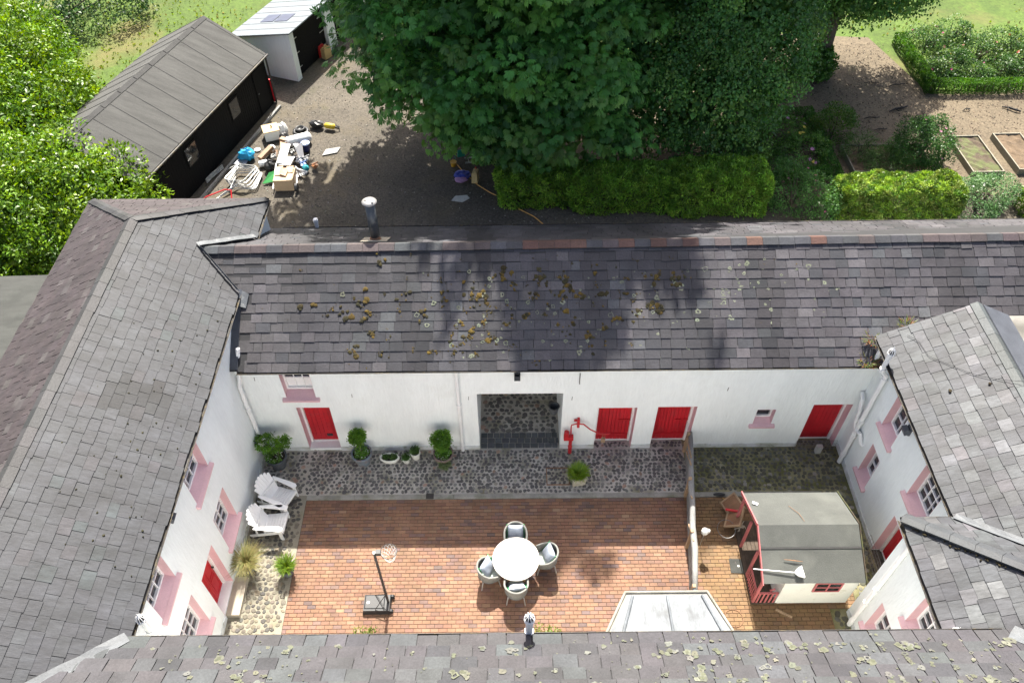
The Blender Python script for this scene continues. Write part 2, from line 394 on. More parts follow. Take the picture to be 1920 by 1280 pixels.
def window(fr, parent, u0, u1, z0, z1, cols, rows, dep=.26, sill=True, blind=False, lipw=.1):
    fw, bw = .055, .026
    mb = MB(); d0, d1 = -dep-.02, -dep+.05
    fr.box(mb, u0+.004, u0+fw, z0, z1, d0, d1); fr.box(mb, u1-fw, u1-.004, z0, z1, d0, d1)
    fr.box(mb, u0+fw, u1-fw, z0, z0+.19, d0, d1); fr.box(mb, u0+fw, u1-fw, z1-fw, z1, d0, d1)
    a, b, c, d = u0+fw, u1-fw, z0+.19, z1-fw
    cw = (b-a)/cols; rh = (d-c)/rows; mid = rows//2
    for i in range(1, cols): fr.box(mb, a+i*cw-bw/2, a+i*cw+bw/2, c, d, -dep, d1-.012)
    for j in range(1, rows):
        k = 1.7 if j == mid and rows > 2 else 1
        fr.box(mb, a, b, c+j*rh-bw/2*k, c+j*rh+bw/2*k, -dep-.001, d1-.010)
    w = mb.build('window', 'white_paint', parent, True)
    pv = None; b0 = rootloc(parent)
    for i in range(cols):
        for j in range(rows):
            pb = MB(); mm = 'glass'
            if blind and j < rows-1: mm = 'white_paint'
            fr.box(pb, a+i*cw+.002, a+(i+1)*cw-.002, c+j*rh+.002, c+(j+1)*rh-.002, -dep-.012+random.uniform(-.002, .002), -dep-.004)
            pb.build('pane', mm, w, True)
    reveal(fr, w, u0, u1, z0, z1, dep)
    if sill:
        sb = MB(); L = lipw
        sb.add([fr.p(u0+.005, z0+.13, -dep+.045), fr.p(u1-.005, z0+.13, -dep+.045), fr.p(u1-.005, z0+.012, .004), fr.p(u0+.005, z0+.012, .004),
                fr.p(u0+.005, z0+.004, -dep+.045), fr.p(u1-.005, z0+.004, -dep+.045), fr.p(u1-.005, z0+.004, .004), fr.p(u0+.005, z0+.004, .004)],
               [(0, 1, 2, 3), (7, 6, 5, 4), (0, 4, 5, 1), (3, 2, 6, 7), (0, 3, 7, 4), (1, 5, 6, 2)])
        sb.add([fr.p(u0-L, z0+.018, .004), fr.p(u1+L, z0+.018, .004), fr.p(u1+L, z0-.02, .10), fr.p(u0-L, z0-.02, .10),
                fr.p(u0-L, z0-.09, .004), fr.p(u1+L, z0-.09, .004), fr.p(u1+L, z0-.085, .095), fr.p(u0-L, z0-.085, .095)],
               [(0, 1, 2, 3), (7, 6, 5, 4), (0, 4, 5, 1), (3, 2, 6, 7), (0, 3, 7, 4), (1, 5, 6, 2)])
        sb.build('sill', 'pink_paint', w, True)
    return w
def plank_door(fr, parent, u0, u1, z0, z1, dep=.30, n=9, ledges=True, flap=False, frame=.07):
    fb = MB()
    fr.box(fb, u0+.004, u0+frame, z0, z1, -dep-.05, -dep+.06); fr.box(fb, u1-frame, u1-.004, z0, z1, -dep-.05, -dep+.06)
    fr.box(fb, u0+frame, u1-frame, z1-.03, z1, -dep-.05, -dep+.06); fr.box(fb, u0+frame, u1-frame, z0, z0+.03, -dep-.05, -dep+.03)
    dr = fb.build('door', 'white_paint', parent, True)
    a, b = u0+frame+.004, u1-frame-.004; w = (b-a)/n
    for i in range(n):
        pb = MB(); e = random.uniform(-.002, .003)
        fr.box(pb, a+i*w+.004, a+(i+1)*w-.004, z0+.035, z1-.035, -dep-.03, -dep+.005+e); pb.build('board', 'red_paint', dr, True)
    if ledges:
        for zz in (z1-.32, z0+.28):
            pb = MB(); fr.box(pb, a+.01, b-.01, zz-.05, zz+.05, -dep+.008, -dep+.026); pb.build('ledge', 'red_paint', dr, True)
        pb = MB(); fr.box(pb, b-.36, b+.01, z0+.98, z0+1.02, -dep+.012, -dep+.035); pb.build('strap_hinge', 'red_iron', dr, True)
    if flap:
        pb = MB(); fr.box(pb, (a+b)/2+.05, (a+b)/2+.22, z0+.22, z0+.33, -dep, -dep+.018); pb.build('cat_flap', 'black_plastic', dr, True)
        pb = MB()
        for k in range(3): fr.box(pb, a+.2, a+.52, z1-.16-k*.09, z1-.12-k*.09, -dep, -dep+.014)
        pb.build('vent_slats', 'red_iron', dr, True)
    reveal(fr, dr, u0, u1, z0, z1, dep-.06)
    return dr
def pipe(parent, path, r=.055, name='downpipe', mat='white_paint', collars=()):
    mb = MB().tube(path, r, 10); o = mb.build(name, mat, parent, True, smooth=False)
    for c in collars:
        cb = MB().tube([(c[0], c[1], c[2]-.05), (c[0], c[1], c[2]+.05)], r*1.3, 10); cb.build('collar', mat, o, True)
    return o
def cowl(parent, x, y, z, r=.075):
    """white vent terminal: a cage of ribs with a pointed tip"""
    mb = MB().tube([(x, y, z), (x, y, z+.05)], r*1.15, 12)
    o = mb.build('vent_cowl', 'white_paint', parent, True); c = MB()
    for k in range(10):
        t = 2*math.pi*k/10; P = []
        for s in (0, .25, .5, .75, 1): rr = r*(1.0+.35*math.sin(s*math.pi))*(1-s)**.5; P.append((x+rr*math.cos(t), y+rr*math.sin(t), z+.05+s*.17))
        c.tube(P, .008, 5)
    c.tube([(x, y, z+.2), (x, y, z+.30)], [.02, .004], 6); c.build('cage', 'white_paint', o, True)
    i = MB().lathe([(r*.8, z+.05), (r*.85, z+.1), (.02, z+.18)], 10, (x, y, 0)); i.build('throat', 'black_plastic', o, True)
def gutter(parent, A, B, r=.055, mat='gutter'):
    A = Vector(A); B = Vector(B); d = (B-A).normalized(); s = d.cross(Vector((0, 0, 1))).normalized()
    mb = MB(); vs = []; fs = []; n = 6
    for p in (A, B):
        for rr in (r, r-.012):
            for k in range(n+1):
                t = math.pi+math.pi*k/n; vs.append(p+s*math.cos(t)*rr+Vector((0, 0, math.sin(t)*rr)))
    m = n+1
    for k in range(n): fs += [(k, k+1, 2*m+k+1, 2*m+k), (m+k, 3*m+k, 3*m+k+1, m+k+1)]
    fs += [(0, 2*m, 3*m, m), (n, m+n, 3*m+n, 2*m+n)]
    mb.add(vs, fs); return mb.build('gutter', mat, parent, True)

# tone palettes (real slate colours)
def pal_left(c):
    r = random.random(); base = (0.029, 0.031, 0.036)
    if r < .03: base = (0.035, 0.034, 0.039)
    elif r < .06: base = (0.029, 0.036, 0.039)
    elif r < .12: base = (0.035, 0.038, 0.043)
    # old soot stain, a long streak down the slope
    dy = (c.y-10.75)/.62; dx = (c.x+8.25)/.75
    if abs(c.x+9.7) < 3 and dx*dx+dy*dy < random.uniform(.3, 1.3): kk = random.uniform(.36, .62); base = tuple(x*kk for x in base)
    return vary(base, .07, .015)
def pal_left_west(c): return vary((0.040, 0.032, 0.034) if random.random() < .94 else (0.054, 0.048, 0.048), .09, .02)
def pal_back(c):
    r = random.random(); base = (0.042, 0.041, 0.046)
    if c.x > 5.2: base = (0.047, 0.044, 0.049)
    if c.x < -5.5: base = (0.048, 0.046, 0.049)
    if r < .07: base = (0.063, 0.059, 0.064)
    elif r < .10: base = (0.061, 0.064, 0.069)
    elif r < .2: base = (0.034, 0.035, 0.040)
    k = 1+.28*math.sin(c.x*1.7+math.sin(c.x*.9+1)*2+c.y*.35)+.12*math.sin(c.x*4.1+2)      # broad weathering bands down the slope
    return vary(tuple(x*k for x in base), .06, .015)
def pal_right(c):
    r = random.random(); base = (0.052, 0.055, 0.060)
    if r < .09: base = (0.092, 0.095, 0.102)
    elif r < .14: base = (0.071, 0.069, 0.075)
    elif r < .42: base = (0.043, 0.045, 0.051)
    return vary(base, .12)
def pal_front(c):
    r = random.random(); base = (0.042, 0.040, 0.044)
    if r < .26: base = (0.048, 0.052, 0.055)
    elif r < .40: base = (0.030, 0.030, 0.034)
    return vary(base, .13)
def pal_cap(c): return vary((0.034, 0.034, 0.036), .15)
def pal_cap_back(c):
    r = random.random()
    return vary((0.100, 0.055, 0.043) if (r < .3 and -1 < c.x < 8) else ((0.075, 0.060, 0.060) if r < .55 else (0.058, 0.060, 0.065)), .18)

# ------------------------------------------------------------------ the ground
def sheet(name, polys, z, mat):
    mb = MB()
    for p in polys: mb.add([(x, y, z) for x, y in p], [tuple(range(len(p)))])
    o = mb.build(name, mat); o['kind'] = 'structure'; return o
sheet('grass_field', [[(-250, -120), (250, -120), (250, 420), (-250, 420)]], -.060, 'field')
sheet('gravel_yard', [[(-20, 5), (40, 5), (40, 24.9), (2, 24.9), (-1.6, 30), (-4, 44), (-9.5, 47), (-12.6, 32.5), (-16, 22), (-20, 18)]], -.040, 'gravel')
sheet('garden_path', [[(2, 24.9), (40, 24.9), (40, 32.2), (24, 32.6), (19.2, 32.3), (18.0, 37.6), (9, 38.5), (-1.6, 30)]], -.034, 'soil_gravel')
cg = sheet('cobbled_ground', [[(-7.27, 11.62), (5.0, 11.62), (5.0, 13.5), (-7.27, 13.5)],
                              [(-1.1, 13.5), (1.5, 13.5), (1.5, 18.6), (-1.1, 18.6)]], 0, 'mortar')
ct = sheet('cobbled_strip', [[(-7.27, 5.8), (-5.82, 5.8), (-5.82, 11.62), (-7.27, 11.62)]], 0, 'mortar_tan_sunlit')
cm = sheet('mossy_cobbled_ground', [[(5.0, 11.62), (9.55, 11.62), (9.55, 13.5), (5.0, 13.5)], [(8.72, 8.2), (9.55, 8.2), (9.55, 11.62), (8.72, 11.62)], [(8.0, 5.8), (8.5, 5.8), (8.5, 8.2), (8.0, 8.2)]], 0.0, 'mortar_mossy')
bp = sheet('brick_paving', [[(-5.82, 5.8), (8.0, 5.8), (8.0, 11.46), (-5.82, 11.46)], [(8.0, 8.2), (8.72, 8.2), (8.72, 11.46), (8.0, 11.46)]], -.006, 'brick_joint')

# cobbles set in the mortar
PASS = (-.97, 1.38)
def stone_items(x0, x1, y0, y1, sp, pal, ok=lambda x, y: True):
    its = []; row = 0; y = y0+sp*.5
    while y < y1-sp*.3:
        x = x0+sp*(.5 if row % 2 else .95)
        while x < x1-sp*.3:
            cx = x+random.uniform(-.2, .2)*sp; cy = y+random.uniform(-.2, .2)*sp
            if ok(cx, cy):
                rx = sp*random.choice([random.uniform(.34, .46), random.uniform(.46, .60)]); ry = rx*random.uniform(.68, 1.0); th = random.uniform(0, math.pi); n = 7; ht = random.uniform(.012, .026)
                v = []; ang = [2*math.pi*k/n+random.uniform(-.25, .25) for k in range(n)]
                rad = [random.uniform(.84, 1.14) for _ in range(n)]
                for s, h in ((1, 0), (.80, ht*.8)):
                    for a, q in zip(ang, rad):
                        px, py = rx*q*s*math.cos(a), ry*q*s*math.sin(a)
                        v.append((cx+px*math.cos(th)-py*math.sin(th), cy+px*math.sin(th)+py*math.cos(th), h+.001))
                v.append((cx, cy, ht))
                f = [(k, (k+1) % n, n+(k+1) % n, n+k) for k in range(n)]+[(n+k, n+(k+1) % n, 2*n) for k in range(n)]
                its.append((v, f, pal(cx, cy), seen((cx, cy, 0), rx*ry)))
            x += sp*random.uniform(.92, 1.1)
        y += sp*.88; row += 1
    return its
def pal_cob(x, y):
    r = random.random()
    if r < .05: c = (0.295, 0.201, 0.153)
    elif r < .13: c = (0.248, 0.230, 0.201)
    elif r < .30: c = (0.171, 0.165, 0.147)
    else: c = (0.109, 0.103, 0.098)
    return vary(c, .25)
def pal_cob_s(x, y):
    k = min(1, max(0, (11.2-y)/1.5)); r = random.random()  # sun and shade put into the stone colour: tan in sun, dark in shade
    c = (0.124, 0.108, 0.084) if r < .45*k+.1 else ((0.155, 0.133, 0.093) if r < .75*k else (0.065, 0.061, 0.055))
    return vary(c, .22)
def pal_cob_m(x, y):
    r = random.random(); c = (.075, .073, .052) if r < .6 else ((.11, .106, .09) if r < .9 else (.2, .185, .16))
    return vary(c, .25)
notdrain = lambda x, y: not (.95 < x < 1.62 and 11.88 < y < 12.46)
it = stone_items(-5.93, 5.0, 11.65, 13.15, .125, pal_cob, notdrain)
for (a, b, c) in ((-5.95, -5.07, .3), (2.4, 3.44, .3), (4.06, 5.1, .3)): it += stone_items(a, b, 13.14, 13.14+c, .12, pal_cob)
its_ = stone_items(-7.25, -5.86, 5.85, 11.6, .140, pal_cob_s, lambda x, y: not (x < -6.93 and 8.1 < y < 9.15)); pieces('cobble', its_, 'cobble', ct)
it += stone_items(-7.25, -5.93, 11.65, 13.1, .135, pal_cob)
it += stone_items(PASS[0]+.02, PASS[1]-.02, 13.72, 18.5, .17, pal_cob)
pieces('cobble', it, 'cobble', cg)
it = stone_items(5.1, 9.5, 11.66, 13.12, .135, pal_cob_m)+stone_items(8.36, 9.38, 13.14, 13.42, .12, pal_cob_m)+stone_items(8.74, 9.5, 8.3, 11.62, .14, pal_cob_m)+stone_items(8.02, 8.4, 5.9, 8.15, .17, pal_cob_m)
pieces('cobble', it, 'cobble', cm)
# granite setts at the archway threshold
st = []
for j in range(3):
    x = PASS[0]+.02
    while x < PASS[1]-.1:
        w = min(random.uniform(.16, .24), PASS[1]-.02-x); y = 13.15+j*.185
        mb = MB().box(x+.008, x+w-.008, y+.008, y+.177, .0, .018+random.uniform(0, .006), .008); c = vary((.085, .09, .095), .2)
        st.append((mb.v, mb.f, c, 1)); x += w
pieces('sett', st, 'cobble', cg)
# clay pavers in running bond
def pal_brick(x, y):
    r = random.random()
    if r < .40: c = (0.191, 0.100, 0.056)
    elif r < .62: c = (0.174, 0.085, 0.051)
    elif r < .76: c = (0.214, 0.117, 0.067)
    elif r < .87: c = (0.142, 0.077, 0.056)
    elif r < .955: c = (0.123, 0.080, 0.073)
    elif r < .985: c = (0.234, 0.148, 0.088)
    else: c = (0.074, 0.060, 0.064)
    c = (c[0]*.62+.064, c[1]*.64+.037, c[2]*.66+.025)
    if x > 4.75: c = (c[0]*.45+.085, c[1]*.45+.055, c[2]*.45+.02)      # algae-stained behind the fence
    k = 1+.10*math.sin(x*1.3+y*.7)*math.sin(y*1.9-x*.5)+.06*math.sin(x*4+y*3.1)
    return vary(tuple(q*k for q in c), .07)
it = []; bw, bh = .212, .1045; row = 0; y = 11.455-bh
while y > 5.8:
    off = (bw/2 if row % 2 else 0)+random.uniform(-.008, .008); x = -5.815-off; xe = 8.0 if y < 8.2 else 8.71
    while x < xe-.02:
        a, b = max(x, -5.815), min(x+bw, xe)
        if b-a > .03:
            g = .0035; t = random.uniform(-.0025, .0025); e = .004
            v = [(a+g, y+g, -.006), (b-g, y+g, -.006), (b-g, y+bh-g, -.006), (a+g, y+bh-g, -.006), (a+g+e, y+g+e, .006+t), (b-g-e, y+g+e, .006+t+random.uniform(-.001, .001)), (b-g-e, y+bh-g-e, .006+t), (a+g+e, y+bh-g-e, .006+t)]
            it.append((v, [(4, 5, 6, 7), (0, 1, 5, 4), (1, 2, 6, 5), (2, 3, 7, 6), (3, 0, 4, 7)], pal_brick(a, y), seen((a, y, 0), b-a)))
        x += bw
    y -= bh; row += 1
pieces('brick', it, 'brick', bp)
# kerb stones between cobbles and bricks
kr = MB().box(-5.82, 8.7, 11.462, 11.618, -.03, .001).build('kerb', 'kerb'); kr['kind'] = 'structure'
x = -5.82
while x < 8.6:
    w = min(random.uniform(.75, 1.35), 8.7-x)
    MB().box(x+.006, x+w-.006, 11.464, 11.616, .001, .022+random.uniform(0, .006), .006).build('kerb_stone', 'kerb', kr); x += w

# ------------------------------------------------------------------ the long outbuilding across the back of the yard
EB, RB = 12.97, 15.77
bb = thing('outbuilding', 'long white outbuilding with dark mossy slate roof, archway and red plank doors behind the courtyard', 'building', (0, 13.15, 0))
fb = Frame((0, 13.15, 0), (1, 0, 0), (0, -1, 0))
holes = [(-6.13, -5.33, 2.52, 3.60), (-5.97, -5.05, .10, 2.08), (PASS[0], PASS[1], -.05, 2.62), (2.37, 3.46, -.05, 1.95), (4.03, 5.12, -.05, 1.97), (6.82, 7.34, 1.12, 1.80), (8.33, 9.41, -.05, 2.01)]
mb = MB(); wall(fb, mb, -7.26, 17, -.05, 3.86, holes)
fr2 = Frame((0, 18.5, 0), (1, 0, 0), (0, 1, 0)); wall(fr2, mb, -7.26, 17, -.05, 3.80, [(PASS[0], PASS[1], -.05, 2.62)])
for x, s in ((PASS[0], -1), (PASS[1], 1)):
    mb.add([(x, 13.60, -.05), (x, 18.05, -.05), (x, 18.05, 2.8), (x, 13.60, 2.8)], [(0, 1, 2, 3)])
mb.add([(PASS[0], 13.6, 2.78), (PASS[1], 13.6, 2.78), (PASS[1], 18.05, 2.78), (PASS[0], 18.05, 2.78)], [(0, 1, 2, 3)])
mb.add([(17, 13.15, 0), (17, 18.5, 0), (17, 18.5, 3.8), (17, 15.8, 5.5), (17, 13.15, 3.85)], [(0, 1, 2, 3, 4)])
mb.build('wall', 'render', bb, True)
mb = MB()
for a, b in ((-7.25, -5.97), (-5.05, -.97), (1.38, 2.37), (3.46, 4.03), (5.12, 8.33), (9.41, 9.54)): mb = MB(); fb.box(mb, a, b, -.02, .17, .0, .022); mb.build('plinth', 'plinth', bb, True)
window(fb, bb, -6.13, -5.33, 2.52, 3.60, 3, 2, .26, blind=True)
plank_door(fb, bb, -5.97, -5.05, .10, 2.08, .30, 6, ledges=False, flap=True)
plank_door(fb, bb, 2.37, 3.46, .0, 1.95); plank_door(fb, bb, 4.03, 5.12, .0, 1.97); plank_door(fb, bb, 8.33, 9.41, .0, 2.01, .30, 8, ledges=False)
window(fb, bb, 6.82, 7.34, 1.12, 1.80, 1, 1, .22)
XE = 17.2
def zb(y, x=0): return 3.865+(y-EB)*.62
S = (-8.4, EB, 3.865); E_ = (XE, EB, 3.91); RE = (XE, 15.92, 5.72); RS = (-8.4, RB, 5.60)
NE_ = (XE, 18.72, 3.86); NS = (-8.4, 18.65, 3.80)
mb = MB(); deckpoly(mb, [[S, E_, RE, RS], [NE_, NS, RS, RE]]); rf = mb.build('roof', 'deck', bb, True)
its = slates([S, E_, RE, RS], pal_back, .262, (.27, .44), jit=.005, tail=.020)
its += slates([NE_, NS, RS, RE], pal_back, .262, (.30, .44))
its = [i for i in its if not (i[0][0][0] < -7.12 and i[0][0][1] < 14.6)]
pieces('slate', its, 'slate', rf)
caps = []; ridge_caps(caps, (-8.15, RB, 5.615), (XE, 15.92, 5.735), (0, -1, -.6), (0, 1, -.6), .42, .19, pal_cap_back); pieces('ridge_tile', caps, 'slate', rf)
gutter(bb, (-7.1, EB-.03, 3.84), (9.6, EB-.03, 3.88), .05); gutter(bb, (-7, 18.72, 3.8), (XE, 18.78, 3.84), .05)
mb = MB().slab([(-7.26, EB+.02, 3.93), (-7.06, EB+.02, 3.925), (-7.06, 14.8, 5.03), (-7.26, 14.8, 5.06)], .02); mb.build('side_flashing', 'lead_dark', bb, True)
pipe(bb, [(-1.47, 13.08, .02), (-1.47, 13.08, 3.55), (-1.47, 13.0, 3.78)], .05, collars=[(-1.47, 13.08, 2.2), (-1.47, 13.08, .3)])
# moss cushions and lichen rings lying on this roof
def roofpt(x, y): return Vector((x, y, zb(y)+.028+.002*(x+8)*.07))
def blob(mb, c, n, r, ht, tone):
    mb.tone = tone; k = 8; vs = []; fs = []
    u = Vector((1, 0, 0)); w = n.cross(u).normalized()
    rad = [r*random.uniform(.55, 1.35) for _ in range(k)]
    for s, h in ((1, 0), (.8, .7), (.35, 1.)):
        for j in range(k): t = 2*math.pi*j/k; vs.append(c+(u*math.cos(t)+w*math.sin(t))*rad[j]*s+n*ht*h*random.uniform(.85, 1.1))
    for i in range(2):
        for j in range(k): fs.append((i*k+j, i*k+(j+1) % k, (i+1)*k+(j+1) % k, (i+1)*k+j))
    fs.append(tuple(range(2*k, 3*k))); mb.add(vs, fs)
def ring(mb, c, n, r, tone, hole=.45):
    mb.tone = tone; k = 11; vs = []; u = Vector((1, 0, 0)); w = n.cross(u).normalized()
    rad = [r*random.uniform(.55, 1.35) for _ in range(k)]
    for s in (1, hole*random.uniform(.6, 1.2)):
        for j in range(k): t = 2*math.pi*j/k; vs.append(c+(u*math.cos(t)+w*math.sin(t))*rad[j]*s+n*(.004 if s == 1 else .005))
    mb.add(vs, [(j, (j+1) % k, k+(j+1) % k, k+j) for j in range(k)])
nB = Vector((0, -.62, 1)).normalized(); mo = MB(); li = MB()
def moss_at(x, y, r):
    for _ in range(random.randint(3, 7)):
        blob(mo, roofpt(x+random.gauss(0, r*.9), y+random.gauss(0, r*.9)), nB, r*random.uniform(.25, .85), r*random.uniform(.08, .2), vary(random.choice([(.095, .062, .010), (.07, .047, .009), (.035, .028, .009), (.028, .025, .010)]), .3))
for cx, cy, sx, sy, n in ((1.6, 14.7, 1.1, .55, 70), (-.9, 14.6, .7, .75, 26), (-2.6, 14.2, 1.0, .7, 16), (-3.9, 14.3, .45, .45, 9), (-1.4, 13.6, .6, .35, 12), (4.6, 14.3, 1.3, .7, 6), (-5, 14, 1.0, .7, 4)):
    for _ in range(n):
        x, y = random.gauss(cx, sx), random.gauss(cy, sy)
        if 13.1 < y < 15.4 and -6.9 < x < 12: moss_at(x, y, random.choice([.025, .035, .045, .06, .08, .105]))
for _ in range(190):      # thin moss lines in the joints
    x = random.uniform(-6.5, 9); y = EB+.262*random.randint(0, 9)+random.uniform(.03, .2)
    if random.random() < math.exp(-((x-.5)/5)**2): moss_at(x, y, random.choice([.012, .016, .022]))
for cx, cy, sx, sy, n in ((6.0, 14.7, 1.3, .6, 75), (3.8, 14.3, 1.0, .7, 40), (0.6, 14.3, 1.6, .7, 50), (-1.0, 13.9, .8, .6, 22)):
    for _ in range(n):
        x, y = random.gauss(cx, sx), random.gauss(cy, sy)
        if 13.1 < y < 15.4 and x < 9.2: ring(li, roofpt(x, y), nB, random.choice([.018, .025, .035, .05, .07]), vary((.17, .185, .13), .2), random.choice([.3, .5, .7]))
mo.build('moss', 'moss', rf, True, 'stuff', True); li.build('lichen', 'lichen', rf, True, 'stuff')
# far slope lichen flecks
li = MB(); nF = Vector((0, .6, 1)).normalized()
for _ in range(260):
    x = random.gauss(4.5, 3.4); y = random.uniform(16.1, 18.5)
    ring(li, Vector((x, y, 5.60-(y-RB)*.625+.04+.005*x)), nF, random.uniform(.02, .06), vary((.14, .15, .11), .2), .2)
li.build('lichen', 'lichen', rf, True, 'stuff')
# steel flue on the far slope
mb = MB().tube([(-3.72, 16.55, 5.05), (-3.72, 16.55, 6.40)], .135, 16); fl = mb.build('flue', 'steel', bb, True, smooth=True)
MB().lathe([(.05, 6.40), (.14, 6.41), (.20, 6.47), (.20, 6.49), (.12, 6.52), (.02, 6.53)], 18, (-3.72, 16.55, 0)).build('cap', 'flue_cap', fl, True, smooth=True)
for dx, dy in ((-.1, .02), (.09, -.08)): MB().lathe([(.03, 6.49), (.03, 6.54), (.01, 6.55)], 10, (-3.72+dx, 16.55+dy, 0)).build('bolt_head', 'flue_cap', fl, True)
MB().lathe([(.26, 5.02), (.19, 5.14), (.13, 5.32), (.12, 5.34)], 14, (-3.72, 16.50, 0)).build('boot', 'rust', fl, True)
MB().slab([(-4.08, 16.2, 5.42), (-3.36, 16.2, 5.42), (-3.36, 16.85, 5.01), (-4.08, 16.85, 5.01)], .02).build('flashing', 'stone_slab', fl, True)
# vent pipe behind the eave, floodlight, iron wall hook and tie
pipe(bb, [(-5.95, 18.78, 0), (-5.95, 18.78, 4.1)], .06, 'vent_pipe', collars=[(-5.95, 18.78, 4.02)])
fl = MB(); fb.box(fl, .05, .21, 3.40, 3.52, .0, .05); fl.obox((.13, 13.03, 3.42), (.16, .09, .12), (R(-35), 0, 0)); fl.build('floodlight', 'black_plastic', bb, True)
MB().tube([(1.78, 13.12, 3.5), (1.78, 13.10, 3.2), (1.78, 13.06, 3.12), (1.78, 13.03, 3.17)], .012, 6).build('wall_hook', 'iron', bb, True)
for x, z in ((-6.8, 3.35), (-4.35, 2.6), (-1.2, 2.45), (1.62, 2.4), (5.8, 2.75)): MB().bar((x, 13.14, z-.07), (x+.01, 13.14, z+.07), .012, .012).build('wall_tie', 'iron', bb, True)
# weeds rooted in the gutter corner are built with the plants below

# ------------------------------------------------------------------ cottage range on the left (gable-free, hipped at the far end)
lb = thing('cottage_range', 'white cottage range with hipped grey slate roof and pink window sills on the left', 'building', (-9.7, 12, 0))
XE_, XW_, XR_ = -7.14, -12.34, -9.74; ZE, ZR = 4.99, 6.54; YN, YA = 18.62, 15.85
fl_ = Frame((-7.27, 0, 0), (0, 1, 0), (1, 0, 0))
WL = [(9.33, 10.36, 3.52, 4.84), (6.62, 7.56, 3.52, 4.84), (9.52, 10.46, .98, 2.40), (6.70, 7.62, 1.02, 2.50)]
DL = (8.10, 9.02, .17, 2.14)
mb = MB(); wall(fl_, mb, 0, 18.45, -.05, 4.97, WL+[DL])
mb.add([(-12.2, 0, 0), (-12.2, 18.45, 0), (-12.2, 18.45, 4.97), (-12.2, 0, 4.97)], [(0, 1, 2, 3)])
mb.add([(-12.2, 18.45, 0), (-7.27, 18.45, 0), (-7.27, 18.45, 4.97), (-12.2, 18.45, 4.97)], [(0, 1, 2, 3)])
mb.build('wall', 'render', lb, True)
mb = MB()
for a, b in ((5.8, 8.1), (9.02, 13.1)): mb = MB(); fl_.box(mb, a, b, -.02, .17, 0, .025); mb.build('plinth', 'plinth', lb, True)
for i, (a, b, c, d) in enumerate(WL): window(fl_, lb, a, b, c, d, 3, 4, .25)
# panelled double door
fbd = MB(); a, b, c, d = DL
fl_.box(fbd, a+.004, a+.06, c, d, -.34, -.20); fl_.box(fbd, b-.06, b-.004, c, d, -.34, -.20); fl_.box(fbd, a+.06, b-.06, d-.05, d, -.34, -.20)
dr = fbd.build('door', 'white_paint', lb, True)
for k in range(2):
    u0 = a+.064+k*(b-a-.128)/2; u1 = u0+(b-a-.128)/2-.006
    lf = MB(); fl_.box(lf, u0, u1, c+.01, d-.055, -.31, -.262)
    for (z0, z1) in ((c+.12, c+.75), (c+.85, c+1.75)):
        for q in ((u0+.05, u0+.075, z0, z1), (u1-.075, u1-.05, z0, z1), (u0+.075, u1-.075, z0, z0+.025), (u0+.075, u1-.075, z1-.025, z1)): fl_.box(lf, *q, -.262, -.25)
    lf.build('leaf', 'red_paint', dr, True)
MB().tube([fl_.p(b-.10, 1.15, -.26), fl_.p(b-.10, 1.15, -.20)], .025, 8).build('handle', 'iron', dr, True)
reveal(fl_, dr, a, b, c, d, .20)
A = [(XE_, 5.61, ZE), (XE_, YN, ZE), (XR_, YA, ZR), (XR_, 3.0, ZR)]
W = [(XW_, YN, ZE), (XW_, 0, ZE), (XR_, 0, ZR), (XR_, YA, ZR)]
N = [(XE_, YN, ZE), (XW_, YN, ZE), (XR_, YA, ZR)]
mb = MB(); deckpoly(mb, [A, W, N]); rf = mb.build('roof', 'deck', lb, True)
its = slates(A, pal_left, .232, (.25, .38), gap=.0045, tail=.020)+slates(W, pal_left_west, .232, (.25, .38))+slates(N, pal_left_west, .232, (.25, .38))
def under_back(i):       # slates wholly swallowed by the outbuilding roof are left out
    x, y, z = i[0][0]; return 15.0 < y < 16.6 and x > -8.0+abs(y-15.77) and x > -8
its = [i for i in its if not under_back(i)]
pieces('slate', its, 'slate_streak', rf)
caps = []
ridge_caps(caps, (XR_, 1, ZR), (XR_, YA, ZR), (1, 0, -.58), (-1, 0, -.58), .46, .19, pal_cap)
ridge_caps(caps, (XE_-.05, YN-.05, ZE+.03), (XR_, YA, ZR+.01), (1, -.2, -.45), (-.2, 1, -.45), .46, .16, pal_cap)
ridge_caps(caps, (XW_+.05, YN-.05, ZE+.03), (XR_, YA, ZR+.01), (-1, -.2, -.45), (.2, 1, -.45), .46, .16, pal_cap)
pieces('ridge_tile', caps, 'slate', rf)
gutter(lb, (XE_+.03, 5.66, 4.95), (XE_+.03, 14.75, 4.95)); gutter(lb, (XE_+.03, 16.9, 4.95), (XE_+.03, YN, 4.95)); gutter(lb, (XW_-.03, 0, 4.95), (XW_-.03, YN, 4.95)); gutter(lb, (XW_, YN+.04, 4.95), (XE_, YN+.04, 4.95))
strip([(-7.10, 14.72, 5.10), (-8.22, 15.80, 5.74), (-7.12, 16.86, 5.09)], .10, ((.55, -.85, .25), (-.85, .3, .35)), .012).build('valley_flashing', 'lead', lb, True)
MB().slab([(-7.2, 14.85, 5.03), (-6.86, 14.68, 4.975), (-6.92, 14.36, 4.78), (-7.2, 14.4, 4.85)], .02).build('flashing_apron', 'lead', lb, True)
pipe(lb, [(-7.05, 13.4, 4.28), (-7.19, 13.0, 3.2), (-7.19, 12.95, 2.4), (-7.19, 12.95, .02)], .055, collars=[(-7.19, 12.95, 2.3), (-7.19, 12.95, .8)])
pipe(lb, [(-7.2, 6.0, 2.6), (-7.0, 6.0, 3.0), (-7.0, 6.0, 4.98)], .065, 'vent_pipe', collars=[(-7.0, 6.0, 4.5)]); cowl(lb, -7.0, 6.0, 4.98, .08)
